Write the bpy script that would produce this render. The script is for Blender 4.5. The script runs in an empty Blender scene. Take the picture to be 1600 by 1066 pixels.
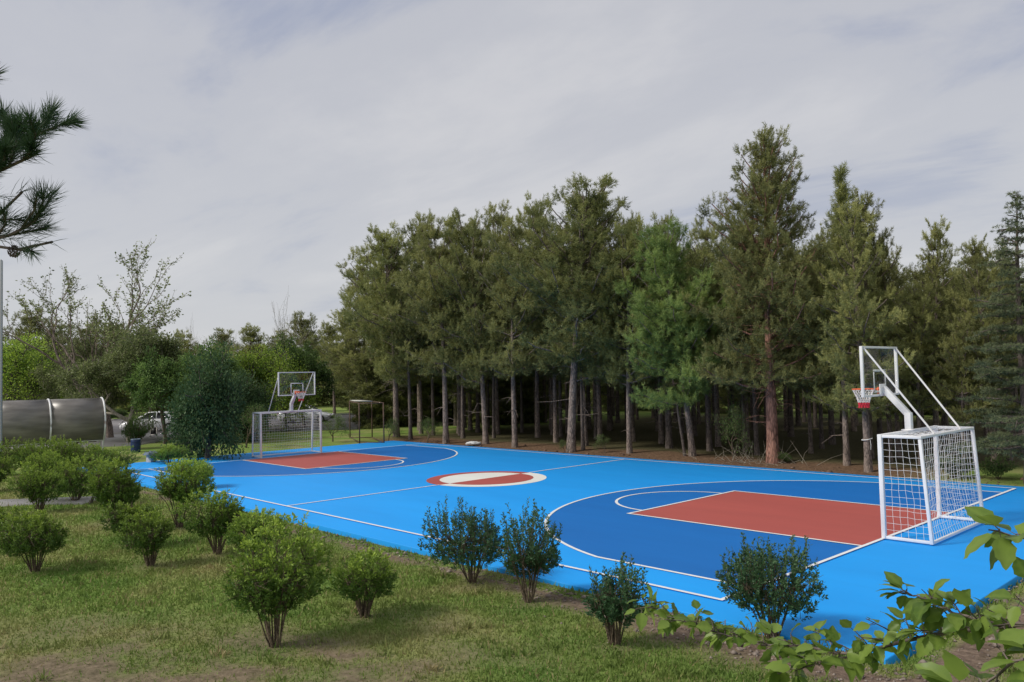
import bpy, math, random
import numpy as np
from mathutils import Vector, Matrix, noise
R = math.radians
PI = math.pi
sc = bpy.context.scene
COL = sc.collection

# ------------------------------------------------------------------ camera
CAM = np.array([20.1575, -17.5553, 3.3567])
YAW, PITCH, ROLL, FPX = -0.8184, 0.0462, -0.0234, 1237.0
_f = np.array([math.sin(YAW) * math.cos(PITCH), math.cos(YAW) * math.cos(PITCH), math.sin(PITCH)])
_r0 = np.array([math.cos(YAW), -math.sin(YAW), 0.0])
_u0 = np.cross(_r0, _f)
_r = math.cos(ROLL) * _r0 + math.sin(ROLL) * _u0
_u = -math.sin(ROLL) * _r0 + math.cos(ROLL) * _u0
cd = bpy.data.cameras.new('camera')
cam = bpy.data.objects.new('camera', cd)
COL.objects.link(cam)
M = Matrix(((_r[0], _u[0], -_f[0], CAM[0]), (_r[1], _u[1], -_f[1], CAM[1]), (_r[2], _u[2], -_f[2], CAM[2]), (0, 0, 0, 1)))
cam.matrix_world = M
cd.sensor_width = 36
cd.lens = FPX / 1600 * 36
cd.clip_start = 0.05
cd.clip_end = 3000
sc.camera = cam

# ------------------------------------------------------------------ light
SUN_EL = R(41)
sdir = -_r0 * 0.97 - np.array([_f[0], _f[1], 0]) * 0.26     # towards the sun: left of the picture, slightly behind
sdir = sdir / np.linalg.norm(sdir)
S3 = Vector((sdir[0] * math.cos(SUN_EL), sdir[1] * math.cos(SUN_EL), math.sin(SUN_EL)))
sl = bpy.data.lights.new('sun', 'SUN')
sl.energy = 2.9
sl.angle = R(11.0)
sl.color = (1.0, 0.94, 0.85)
so = bpy.data.objects.new('sun', sl)
COL.objects.link(so)
so.rotation_euler = S3.to_track_quat('Z', 'Y').to_euler()
so.location = (0, 0, 60)

w = bpy.data.worlds.new('World')
sc.world = w
w.use_nodes = True
nt = w.node_tree
nt.nodes.clear()
def N(nt, t, **k):
    n = nt.nodes.new(t)
    for a, b in k.items():
        if a.startswith('i_'):
            n.inputs[a[2:].replace('_', ' ')].default_value = b
        else:
            setattr(n, a, b)
    return n
def L(nt, a, ao, b, bi):
    nt.links.new(a.outputs[ao], b.inputs[bi])
wo = N(nt, 'ShaderNodeOutputWorld')
sky = N(nt, 'ShaderNodeTexSky', sky_type='NISHITA', sun_disc=False)
sky.sun_elevation = SUN_EL
sky.sun_rotation = math.atan2(sdir[0], sdir[1])
bg1 = N(nt, 'ShaderNodeBackground')
bg1.inputs[1].default_value = 0.12
L(nt, sky, 0, bg1, 0)
tc = N(nt, 'ShaderNodeTexCoord')
sx = N(nt, 'ShaderNodeSeparateXYZ')
L(nt, tc, 'Generated', sx, 0)
zc = N(nt, 'ShaderNodeMath', operation='MAXIMUM'); zc.inputs[1].default_value = 0.0
L(nt, sx, 2, zc, 0)
za = N(nt, 'ShaderNodeMath', operation='ADD'); za.inputs[1].default_value = 0.16
L(nt, zc, 0, za, 0)
dx = N(nt, 'ShaderNodeMath', operation='DIVIDE'); L(nt, sx, 0, dx, 0); L(nt, za, 0, dx, 1)
dy = N(nt, 'ShaderNodeMath', operation='DIVIDE'); L(nt, sx, 1, dy, 0); L(nt, za, 0, dy, 1)
cx_ = N(nt, 'ShaderNodeCombineXYZ'); L(nt, dx, 0, cx_, 0); L(nt, dy, 0, cx_, 1)
mp = N(nt, 'ShaderNodeMapping')
mp.inputs['Rotation'].default_value = (0, 0, R(-38))
mp.inputs['Scale'].default_value = (0.55, 1.15, 1)
mp.inputs['Location'].default_value = (0.9, 0.35, 0)
L(nt, cx_, 0, mp, 0)
n1 = N(nt, 'ShaderNodeTexNoise'); n1.inputs['Scale'].default_value = 1.15; n1.inputs['Detail'].default_value = 7; n1.inputs['Roughness'].default_value = 0.58
n1.inputs['Distortion'].default_value = 0.35
L(nt, mp, 0, n1, 0)
cr = N(nt, 'ShaderNodeValToRGB')
cr.color_ramp.interpolation = 'EASE'
e = cr.color_ramp.elements
e[0].position = 0.30; e[0].color = (0.365, 0.40, 0.51, 1)
e[1].position = 0.64; e[1].color = (0.615, 0.615, 0.64, 1)
m_ = e.new(0.46); m_.color = (0.525, 0.535, 0.58, 1)
L(nt, n1, 0, cr, 0)
bg2 = N(nt, 'ShaderNodeBackground'); bg2.inputs[1].default_value = 1.04
hz = N(nt, 'ShaderNodeMapRange'); hz.inputs['From Min'].default_value = 0.0; hz.inputs['From Max'].default_value = 0.34; hz.inputs['To Min'].default_value = 0.6; hz.inputs['To Max'].default_value = 0.0
L(nt, sx, 2, hz, 0)
hm = N(nt, 'ShaderNodeMix', data_type='RGBA'); hm.inputs[7].default_value = (0.64, 0.645, 0.65, 1)
L(nt, hz, 0, hm, 0); L(nt, cr, 0, hm, 6); L(nt, hm, 2, bg2, 0)
mx = N(nt, 'ShaderNodeMixShader'); mx.inputs[0].default_value = 0.93
L(nt, bg1, 0, mx, 1); L(nt, bg2, 0, mx, 2); L(nt, mx, 0, wo, 0)

sc.view_settings.view_transform = 'Standard'
sc.view_settings.look = 'None'
sc.view_settings.exposure = 0.0
sc.view_settings.gamma = 1.0
sc.cycles.max_bounces = 6
sc.cycles.transparent_max_bounces = 12

# ------------------------------------------------------------------ helpers
def ray(px, py):
    D = _f + _r * (px - 800) / FPX - _u * (py - 533) / FPX
    return D
def at(px, py, z=0.0):
    """ground point seen at that place of the photograph"""
    D = ray(px, py)
    t = (z - CAM[2]) / D[2]
    return CAM + D * t
def horizon(px):
    # row where the level plane through the eye is seen
    lo, hi = 300.0, 900.0
    for _ in range(40):
        m = (lo + hi) / 2
        if ray(px, m)[2] > 0: lo = m
        else: hi = m
    return lo
def at_depth(px, d):
    """ground point in that column at horizontal depth d"""
    D = ray(px, horizon(px)); D[2] = 0
    k = d / (D[0] * _f[0] + D[1] * _f[1]) * math.hypot(_f[0], _f[1])
    P = CAM + D * k; P[2] = 0
    return P
def at_y(px, Y):
    D = ray(px, horizon(px))
    t = (Y - CAM[1]) / D[1]
    P = CAM + D * t; P[2] = 0
    return P
def depth(P):
    return (P[0] - CAM[0]) * _f[0] + (P[1] - CAM[1]) * _f[1]
def top_z(P, px, py):
    return CAM[2] + (horizon(px) - py) / FPX * depth(P)
def px_of(P):
    v = np.array(P, float) - CAM
    z = v @ _f
    return 800 + FPX * (v @ _r) / z, 533 - FPX * (v @ _u) / z

class Geo:
    def __init__(s):
        s.V = []; s.F = []; s.A = []; s.n = 0
    def add(s, v, f, a=0.5):
        v = np.asarray(v, float).reshape(-1, 3)
        f = np.asarray(f, int)
        s.V.append(v); s.F.append(f + s.n)
        s.A.append(np.full(len(v), a) if np.isscalar(a) else np.asarray(a, float))
        s.n += len(v)
    def tube(s, pts, rad, n=6, a=0.5, caps=False):
        pts = np.asarray(pts, float)
        m = len(pts)
        rad = np.full(m, rad) if np.isscalar(rad) else np.asarray(rad, float)
        T = np.gradient(pts, axis=0)
        T /= np.maximum(np.linalg.norm(T, axis=1, keepdims=True), 1e-9)
        ref = np.array([0, 0, 1.0]) if abs(T[:, 2]).mean() < 0.8 else np.array([1.0, 0, 0])
        U = np.cross(T, ref); U /= np.maximum(np.linalg.norm(U, axis=1, keepdims=True), 1e-9)
        W = np.cross(T, U)
        an = np.arange(n) / n * 2 * PI
        ring = pts[:, None] + rad[:, None, None] * (np.cos(an)[None, :, None] * U[:, None] + np.sin(an)[None, :, None] * W[:, None])
        i = np.arange(m - 1)[:, None] * n; j = np.arange(n)[None]; k = (j + 1) % n
        q = np.stack([i + j, i + k, i + n + k, i + n + j], -1).reshape(-1, 4)
        s.add(ring.reshape(-1, 3), q, a)
        if caps:
            b = s.n - m * n
            s.F.append(np.array([[b + x for x in range(n)][::-1]])); s.F.append(np.array([[b + (m - 1) * n + x for x in range(n)]]))
    def bar(s, a, b, wdt, h=None, up=(0, 0, 1)):
        """rectangular section bar between two points"""
        a = np.array(a, float); b = np.array(b, float); h = h or wdt
        T = b - a; T /= np.linalg.norm(T)
        up = np.array(up, float)
        if abs(T @ up) > 0.95: up = np.array([1.0, 0, 0])
        U = np.cross(T, up); U /= np.linalg.norm(U); W = np.cross(U, T)
        v = []
        for p in (a, b):
            for x, y in ((-1, -1), (1, -1), (1, 1), (-1, 1)):
                v.append(p + U * x * wdt / 2 + W * y * h / 2)
        s.add(v, [[3, 2, 1, 0], [4, 5, 6, 7], [0, 1, 5, 4], [1, 2, 6, 5], [2, 3, 7, 6], [3, 0, 4, 7]])
    def box(s, c, d):
        c = np.array(c, float); d = np.array(d, float) / 2
        v = [c + d * np.array(k) for k in ((-1, -1, -1), (1, -1, -1), (1, 1, -1), (-1, 1, -1), (-1, -1, 1), (1, -1, 1), (1, 1, 1), (-1, 1, 1))]
        s.add(v, [[3, 2, 1, 0], [4, 5, 6, 7], [0, 1, 5, 4], [1, 2, 6, 5], [2, 3, 7, 6], [3, 0, 4, 7]])
    def mesh(s, name, mat=None, smooth=False):
        me = bpy.data.meshes.new(name)
        V = np.concatenate(s.V)
        sizes = np.concatenate([np.full(len(f), f.shape[1]) for f in s.F])
        loops = np.concatenate([f.reshape(-1) for f in s.F])
        me.vertices.add(len(V)); me.vertices.foreach_set('co', V.astype(np.float32).ravel())
        me.loops.add(len(loops)); me.loops.foreach_set('vertex_index', loops.astype(np.int32))
        me.polygons.add(len(sizes))
        st = np.concatenate([[0], np.cumsum(sizes)[:-1]])
        me.polygons.foreach_set('loop_start', st.astype(np.int32))
        try: me.polygons.foreach_set('loop_total', sizes.astype(np.int32))
        except Exception: pass
        if smooth: me.polygons.foreach_set('use_smooth', np.ones(len(sizes), bool))
        at_ = me.attributes.new('v', 'FLOAT', 'POINT')
        at_.data.foreach_set('value', np.concatenate(s.A).astype(np.float32))
        me.update(calc_edges=True)
        if mat: me.materials.append(mat)
        return me

def link(name, me, parent=None):
    o = bpy.data.objects.new(name, me)
    COL.objects.link(o)
    if parent is not None: o.parent = parent
    return o
def build(g, name, mat, parent=None, smooth=False, bevel=0):
    o = link(name, g.mesh(name, mat, smooth), parent)
    if bevel:
        b = o.modifiers.new('bevel', 'BEVEL'); b.width = bevel; b.segments = 2; b.limit_method = 'ANGLE'
    return o
def tag(o, label=None, cat=None, group=None, kind=None):
    if label: o['label'] = label
    if cat: o['category'] = cat
    if group: o['group'] = group
    if kind: o['kind'] = kind
    return o
def thing(name, label, cat, loc=(0, 0, 0), rz=0.0, group=None):
    o = link(name, None)
    o.location = loc; o.rotation_euler = (0, 0, rz)
    o.empty_display_size = 0.3
    return tag(o, label, cat, group)
def copy_tree(src, loc, rz, scale=(1, 1, 1), label=None, group=None):
    c = src.copy(); COL.objects.link(c)
    c.location = loc; c.rotation_euler = (0, 0, rz); c.scale = scale
    if label: c['label'] = label
    if group: c['group'] = group
    for ch in src.children:
        d = ch.copy(); COL.objects.link(d); d.parent = c
        for g in ch.children:
            h = g.copy(); COL.objects.link(h); h.parent = d
    return c

# ------------------------------------------------------------------ materials
def mat(name, col, rough=0.6, metal=0.0, spec=None, noise_amt=0.0, nscale=5.0, bump=0.0, bscale=40.0, col2=None):
    m = bpy.data.materials.new(name); m.use_nodes = True
    t = m.node_tree; p = t.nodes['Principled BSDF']
    p.inputs['Base Color'].default_value = (*col, 1); p.inputs['Roughness'].default_value = rough
    p.inputs['Metallic'].default_value = metal
    if spec is not None: p.inputs['Specular IOR Level'].default_value = spec
    g = N(t, 'ShaderNodeNewGeometry')
    if noise_amt or col2:
        n = N(t, 'ShaderNodeTexNoise'); n.inputs['Scale'].default_value = nscale; n.inputs['Detail'].default_value = 6
        L(t, g, 'Position', n, 0)
        r = N(t, 'ShaderNodeValToRGB')
        c2 = col2 or tuple(c * (1 - noise_amt) for c in col)
        r.color_ramp.elements[0].position = 0.35; r.color_ramp.elements[0].color = (*c2, 1)
        r.color_ramp.elements[1].position = 0.65; r.color_ramp.elements[1].color = (*col, 1)
        L(t, n, 0, r, 0); L(t, r, 0, p, 'Base Color')
    if bump:
        n2 = N(t, 'ShaderNodeTexNoise'); n2.inputs['Scale'].default_value = bscale; n2.inputs['Detail'].default_value = 5
        L(t, g, 'Position', n2, 0)
        b = N(t, 'ShaderNodeBump'); b.inputs['Strength'].default_value = bump; b.inputs['Distance'].default_value = 0.02
        L(t, n2, 0, b, 'Height'); L(t, b, 0, p, 'Normal')
    return m
def leaf_mat(name, dark, light, rough=0.55, trans=0.25):
    """leaf colour runs from a dark leaf tone to a light one along the attribute v"""
    m = bpy.data.materials.new(name); m.use_nodes = True
    t = m.node_tree; p = t.nodes['Principled BSDF']; o = t.nodes['Material Output']
    a = N(t, 'ShaderNodeAttribute', attribute_name='v')
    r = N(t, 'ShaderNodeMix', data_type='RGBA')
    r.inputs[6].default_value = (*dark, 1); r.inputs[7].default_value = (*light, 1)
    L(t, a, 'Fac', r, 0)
    oi = N(t, 'ShaderNodeObjectInfo')
    h = N(t, 'ShaderNodeHueSaturation')
    mr = N(t, 'ShaderNodeMapRange'); mr.inputs['To Min'].default_value = 0.8; mr.inputs['To Max'].default_value = 1.2
    L(t, oi, 'Random', mr, 0); L(t, mr, 0, h, 'Value'); L(t, r, 2, h, 'Color')
    L(t, h, 0, p, 'Base Color'); p.inputs['Roughness'].default_value = rough
    p.inputs['Specular IOR Level'].default_value = 0.3
    if trans:
        tr = N(t, 'ShaderNodeBsdfTranslucent'); L(t, h, 0, tr, 0)
        mx = N(t, 'ShaderNodeMixShader'); mx.inputs[0].default_value = trans
        L(t, p, 0, mx, 1); L(t, tr, 0, mx, 2); L(t, mx, 0, o, 0)
    return m
def bark_mat(name, c1, c2, scale=7.0):
    m = bpy.data.materials.new(name); m.use_nodes = True
    t = m.node_tree; p = t.nodes['Principled BSDF']; p.inputs['Roughness'].default_value = 0.9
    tcn = N(t, 'ShaderNodeTexCoord'); mpn = N(t, 'ShaderNodeMapping'); mpn.inputs['Scale'].default_value = (1, 1, 0.28)
    L(t, tcn, 'Object', mpn, 0)
    v = N(t, 'ShaderNodeTexVoronoi', feature='DISTANCE_TO_EDGE'); v.inputs['Scale'].default_value = scale * 2.2
    L(t, mpn, 0, v, 0)
    n = N(t, 'ShaderNodeTexNoise'); n.inputs['Scale'].default_value = scale; n.inputs['Detail'].default_value = 6
    L(t, mpn, 0, n, 0)
    ad = N(t, 'ShaderNodeMath', operation='MULTIPLY_ADD'); ad.inputs[1].default_value = 1.3; L(t, v, 0, ad, 0); L(t, n, 0, ad, 2)
    r = N(t, 'ShaderNodeValToRGB'); r.color_ramp.elements[0].position = 0.4; r.color_ramp.elements[0].color = (*c1, 1)
    r.color_ramp.elements[1].position = 0.85; r.color_ramp.elements[1].color = (*c2, 1)
    L(t, ad, 0, r, 0)
    L(t, r, 0, p, 'Base Color')
    b = N(t, 'ShaderNodeBump'); b.inputs['Strength'].default_value = 0.8; b.inputs['Distance'].default_value = 0.03
    L(t, ad, 0, b, 'Height'); L(t, b, 0, p, 'Normal')
    return m

MT = {}
MT['white'] = mat('white_paint', (0.80, 0.80, 0.81), 0.35, noise_amt=0.10, nscale=3)
MT['netting'] = mat('netting', (0.82, 0.82, 0.80), 0.8)
MT['line'] = mat('line_paint', (0.82, 0.84, 0.84), 0.5, noise_amt=0.08, nscale=6)
def court_mat(name, c):
    m = bpy.data.materials.new(name); m.use_nodes = True
    t = m.node_tree; p = t.nodes['Principled BSDF']
    g = N(t, 'ShaderNodeNewGeometry')
    n = N(t, 'ShaderNodeTexNoise'); n.inputs['Scale'].default_value = 0.35; n.inputs['Detail'].default_value = 8; n.inputs['Roughness'].default_value = 0.6
    mp_ = N(t, 'ShaderNodeMapping'); mp_.inputs['Scale'].default_value = (0.5, 2.2, 1)      # roller strokes run along the court
    L(t, g, 'Position', mp_, 0); L(t, mp_, 0, n, 0)
    r = N(t, 'ShaderNodeValToRGB')
    r.color_ramp.elements[0].position = 0.3; r.color_ramp.elements[0].color = (c[0] * 0.85, c[1] * 0.86, c[2] * 0.89, 1)
    r.color_ramp.elements[1].position = 0.7; r.color_ramp.elements[1].color = (*c, 1)
    L(t, n, 0, r, 0)
    # small worn and dusty spots
    n2 = N(t, 'ShaderNodeTexNoise'); n2.inputs['Scale'].default_value = 2.3; n2.inputs['Detail'].default_value = 9; n2.inputs['Roughness'].default_value = 0.75
    L(t, g, 'Position', n2, 0)
    r2 = N(t, 'ShaderNodeValToRGB'); r2.color_ramp.elements[0].position = 0.66; r2.color_ramp.elements[0].color = (0, 0, 0, 1)
    r2.color_ramp.elements[1].position = 0.78; r2.color_ramp.elements[1].color = (0.35, 0.35, 0.35, 1)
    L(t, n2, 0, r2, 0)
    mxn = N(t, 'ShaderNodeMix', data_type='RGBA'); mxn.inputs[7].default_value = (0.28, 0.33, 0.36, 1)
    L(t, r2, 0, mxn, 0); L(t, r, 0, mxn, 6); L(t, mxn, 2, p, 'Base Color')
    p.inputs['Roughness'].default_value = 0.6; p.inputs['Specular IOR Level'].default_value = 0.28
    n3 = N(t, 'ShaderNodeTexNoise'); n3.inputs['Scale'].default_value = 60; L(t, g, 'Position', n3, 0)
    b = N(t, 'ShaderNodeBump'); b.inputs['Strength'].default_value = 0.15; b.inputs['Distance'].default_value = 0.01
    L(t, n3, 0, b, 'Height'); L(t, b, 0, p, 'Normal')
    return m
MT['lblue'] = court_mat('light_blue_acrylic', (0.012, 0.335, 0.86))
MT['dblue'] = court_mat('dark_blue_acrylic', (0.007, 0.155, 0.50))
MT['red'] = court_mat('red_acrylic', (0.43, 0.098, 0.082))
MT['cream'] = court_mat('white_acrylic', (0.80, 0.80, 0.74))
MT['orange'] = mat('orange_paint', (0.80, 0.13, 0.03), 0.4)
MT['rednet'] = mat('red_net', (0.65, 0.03, 0.06), 0.8)
MT['needle'] = leaf_mat('pine_needles', (0.125, 0.155, 0.058), (0.36, 0.375, 0.13), 0.5, 0.35)
MT['needle_fresh'] = leaf_mat('fresh_pine_needles', (0.12, 0.195, 0.058), (0.35, 0.45, 0.13), 0.5, 0.35)
MT['needle_olive'] = leaf_mat('olive_pine_needles', (0.14, 0.16, 0.062), (0.385, 0.39, 0.14), 0.5, 0.35)
MT['needle_cedar'] = leaf_mat('cedar_needles', (0.06, 0.085, 0.045), (0.19, 0.215, 0.10), 0.55, 0.2)
MT['needle_near'] = leaf_mat('near_pine_needles', (0.03, 0.065, 0.032), (0.06, 0.11, 0.05), 0.45, 0.1)
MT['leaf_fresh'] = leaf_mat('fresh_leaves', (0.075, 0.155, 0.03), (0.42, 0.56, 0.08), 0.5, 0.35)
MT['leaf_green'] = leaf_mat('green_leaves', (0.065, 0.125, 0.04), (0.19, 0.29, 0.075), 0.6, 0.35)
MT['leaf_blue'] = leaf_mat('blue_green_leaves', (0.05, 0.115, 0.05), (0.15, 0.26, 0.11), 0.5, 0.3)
MT['leaf_olive'] = leaf_mat('olive_leaves', (0.11, 0.145, 0.055), (0.28, 0.325, 0.13), 0.6, 0.35)
MT['leaf_dark'] = leaf_mat('dark_leaves', (0.035, 0.078, 0.03), (0.10, 0.17, 0.06), 0.6, 0.2)
MT['leaf_near'] = leaf_mat('near_leaves', (0.10, 0.19, 0.035), (0.30, 0.43, 0.085), 0.4, 0.45)
MT['bark'] = bark_mat('grey_pine_bark', (0.07, 0.055, 0.047), (0.28, 0.22, 0.185))
MT['bark_red'] = bark_mat('red_pine_bark', (0.09, 0.042, 0.03), (0.36, 0.19, 0.14), 5)
MT['bark_dark'] = bark_mat('dark_bark', (0.05, 0.04, 0.035), (0.18, 0.145, 0.125))
MT['bark_pale'] = bark_mat('pale_bark', (0.16, 0.14, 0.11), (0.40, 0.36, 0.29), 9)
MT['stem'] = bark_mat('shrub_stem', (0.06, 0.045, 0.03), (0.20, 0.15, 0.10), 20)
MT['asphalt'] = mat('pale_asphalt', (0.46, 0.425, 0.41), 0.9, noise_amt=0.15, nscale=0.8, bump=0.3)
MT['pavement'] = mat('pale_concrete', (0.56, 0.53, 0.50), 0.9, noise_amt=0.15, nscale=1.2, bump=0.3)
MT['kerb'] = mat('kerb_stone', (0.34, 0.33, 0.31), 0.9, noise_amt=0.25, nscale=3, bump=0.3)
MT['stone'] = mat('gravel', (0.30, 0.25, 0.21), 0.9, col2=(0.12, 0.09, 0.075), nscale=9)
MT['metal'] = mat('galvanised_metal', (0.45, 0.46, 0.47), 0.4, 0.7)
MT['rust'] = mat('rusty_metal', (0.15, 0.10, 0.075), 0.8, 0.2, col2=(0.10, 0.06, 0.04), nscale=12)

# ------------------------------------------------------------------ ground
SX0, SX1, SY0, SY1 = -16.9, 16.25, -8.1, 7.88           # edges of the painted slab
def smooth(x, a, b):
    t = min(max((x - a) / (b - a), 0), 1); return t * t * (3 - 2 * t)
def slab_dist(x, y):
    return math.hypot(max(SX0 - x, 0, x - SX1), max(SY0 - y, 0, y - SY1))
def gz(x, y):
    s = slab_dist(x, y)
    if s <= 0: return -0.16
    z = -0.11 + 0.06 * smooth(x, 5, 14) + (0.11 - 0.06 * smooth(x, 5, 14)) * smooth(s, 0.25, 3.0)
    z += (noise.noise((x * 0.35, y * 0.35, 0)) * 0.05 + noise.noise((x * 1.3, y * 1.3, 5)) * 0.022) * smooth(s, 0.1, 2)
    r = math.hypot(x - CAM[0], y - CAM[1])
    z += 1.72 * math.exp(-(r / 3.6) ** 2 * 1.0)
    return z
def dirt(x, y):
    s = slab_dist(x, y)
    n = noise.noise((x * 0.9, y * 0.9, 3)) * 0.6 + noise.noise((x * 2.7, y * 2.7, 9)) * 0.4
    d = 0.0
    wd = 0.55 + 0.5 * smooth(x, 9, 15)
    if s < 2.6 and y < SY1 - 1:
        d = 1 - smooth(s + n * 0.7, wd * 0.7, wd * 1.7)
    dc = depth((x, y)); lat = (x - CAM[0]) * _r0[0] + (y - CAM[1]) * _r0[1]
    near = (1 - smooth(dc, 9.6, 13.0)) * smooth(-lat, -2.0, 2.0)
    d = max(d, near * smooth(n + 0.36, 0.0, 0.5) * 0.9)
    d = max(d, smooth(noise.noise((x * 0.45 + 4, y * 0.45, 1)) + n * 0.35, 0.2, 0.7) * 0.6)
    for bx, by in BUSH_XY:
        q = math.hypot(x - bx, y - by)
        if q < 0.9: d = max(d, (1 - smooth(q + n * 0.3, 0.05, 0.55)) * 0.6)
    return d
def litter(x, y):
    # brown needle litter and bare soil in and before the wood
    n = noise.noise((x * 0.7, y * 0.7, 7)) * 0.5
    a = smooth(y, 7.7, 8.0) * smooth(x, -22, -17) * (1 - .85 * smooth(x + n, 9.5, 12) * (1 - smooth(y + n, 11, 14)))
    b = 1 - smooth(y + n, 10.0, 11.2) if True else 0
    a *= 1 - smooth(y + n * 2, 36, 40)
    return a, b

BUSHES = [  # base pixel, top row, width in pixels, kind
    (55, 893, 800, 118, 'mix'), (62, 800, 738, 82, 'fresh'), (180, 826, 722, 92, 'fresh'), (204, 856, 776, 84, 'mix'),
    (235, 884, 808, 66, 'fresh'), (281, 824, 726, 98, 'fresh'), (340, 866, 768, 104, 'mix'), (402, 884, 800, 96, 'fresh'),
    (430, 1010, 838, 140, 'mix'), (570, 964, 866, 98, 'mix'), (738, 910, 803, 122, 'blue'), (826, 940, 817, 96, 'blue'),
    (960, 1006, 889, 92, 'blue'), (1207, 998, 850, 156, 'blue'), (262, 730, 699, 62, 'fresh'), (312, 770, 722, 50, 'fresh'),
    (-22, 855, 790, 70, 'fresh')]
BUSH_XY = []
for b in BUSHES:
    P = at(b[0], b[1]); BUSH_XY.append((P[0], P[1]))

def axis(core0, core1, step, far):
    c = list(np.arange(core0, core1 + step / 2, step))
    o = []; s = step; x = core1
    while x < far:
        s *= 1.35; x += s; o.append(x)
    o2 = []; s = step; x = core0
    while x > -far:
        s *= 1.35; x -= s; o2.append(x)
    return np.array(o2[::-1] + c + o)
gxs = axis(-26, 24, 0.22, 700); gys = axis(-20, 12, 0.22, 700)
nx, ny = len(gxs), len(gys)
GV = np.zeros((nx * ny, 3)); GD = np.zeros(nx * ny); GL = np.zeros(nx * ny); GS = np.zeros(nx * ny)
k = 0
for y in gys:
    for x in gxs:
        inside = SX0 - 0.3 < x < SX1 + 0.3 and SY0 - 0.3 < y < SY1 + 0.3
        far_ = abs(x) > 60 or abs(y) > 60
        GV[k] = (x, y, gz(x, y) if not far_ else 0)
        if not inside and not far_:
            GD[k] = dirt(x, y)
        a, b = litter(x, y) if not far_ else (0, 0)
        GL[k] = a; GS[k] = b
        k += 1
i = np.arange(ny - 1)[:, None] * nx; j = np.arange(nx - 1)[None]
q = np.stack([i + j, i + j + 1, i + nx + j + 1, i + nx + j], -1).reshape(-1, 4)
g = Geo(); g.add(GV, q, GD)
gm = bpy.data.materials.new('ground'); gm.use_nodes = True
t = gm.node_tree; p = t.nodes['Principled BSDF']; p.inputs['Roughness'].default_value = 0.95; p.inputs['Specular IOR Level'].default_value = 0.1
def grass_colour(t):
    """grass tones by place: shared by the soil's turf and the blades"""
    ge = N(t, 'ShaderNodeNewGeometry')
    a = N(t, 'ShaderNodeTexNoise'); a.inputs['Scale'].default_value = 0.55; a.inputs['Detail'].default_value = 5; L(t, ge, 'Position', a, 0)
    r = N(t, 'ShaderNodeValToRGB')
    E_ = r.color_ramp.elements
    E_[0].position = 0.32; E_[0].color = (0.135, 0.23, 0.045, 1)
    E_[1].position = 0.70; E_[1].color = (0.30, 0.295, 0.12, 1)
    mm = E_.new(0.5); mm.color = (0.195, 0.265, 0.065, 1)
    L(t, a, 0, r, 0)
    return ge, r
ge, gr = grass_colour(t)
n2 = N(t, 'ShaderNodeTexNoise'); n2.inputs['Scale'].default_value = 9; n2.inputs['Detail'].default_value = 8; n2.inputs['Roughness'].default_value = 0.7; L(t, ge, 'Position', n2, 0)
r2 = N(t, 'ShaderNodeValToRGB'); r2.color_ramp.elements[0].position = 0.33; r2.color_ramp.elements[0].color = (0.085, 0.06, 0.045, 1)
r2.color_ramp.elements[1].position = 0.68; r2.color_ramp.elements[1].color = (0.27, 0.20, 0.15, 1)
L(t, n2, 0, r2, 0)
av = N(t, 'ShaderNodeAttribute', attribute_name='v')
m1 = N(t, 'ShaderNodeMix', data_type='RGBA'); L(t, av, 'Fac', m1, 0); L(t, gr, 0, m1, 6); L(t, r2, 0, m1, 7)
# needle litter
r3 = N(t, 'ShaderNodeValToRGB'); r3.color_ramp.elements[0].position = 0.3; r3.color_ramp.elements[0].color = (0.06, 0.038, 0.024, 1)
r3.color_ramp.elements[1].position = 0.7; r3.color_ramp.elements[1].color = (0.24, 0.15, 0.095, 1)
L(t, n2, 0, r3, 0)
r4 = N(t, 'ShaderNodeValToRGB'); r4.color_ramp.elements[0].position = 0.3; r4.color_ramp.elements[0].color = (0.045, 0.04, 0.022, 1)
r4.color_ramp.elements[1].position = 0.7; r4.color_ramp.elements[1].color = (0.13, 0.12, 0.06, 1)
L(t, n2, 0, r4, 0)
as_ = N(t, 'ShaderNodeAttribute', attribute_name='strip'); al = N(t, 'ShaderNodeAttribute', attribute_name='litter')
m2 = N(t, 'ShaderNodeMix', data_type='RGBA'); L(t, as_, 'Fac', m2, 0); L(t, r4, 0, m2, 6); L(t, r3, 0, m2, 7)
m3 = N(t, 'ShaderNodeMix', data_type='RGBA'); L(t, al, 'Fac', m3, 0); L(t, m1, 2, m3, 6); L(t, m2, 2, m3, 7)
L(t, m3, 2, p, 'Base Color')
bp = N(t, 'ShaderNodeBump'); bp.inputs['Strength'].default_value = 0.9; bp.inputs['Distance'].default_value = 0.04
L(t, n2, 0, bp, 'Height'); L(t, bp, 0, p, 'Normal')
gme = g.mesh('ground', gm, True)
for nm, arr in (('litter', GL), ('strip', GS)):
    A_ = gme.attributes.new(nm, 'FLOAT', 'POINT'); A_.data.foreach_set('value', arr.astype(np.float32))
tag(link('ground', gme), 'rough lawn, bare soil and needle litter around the court', kind='structure')

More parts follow.
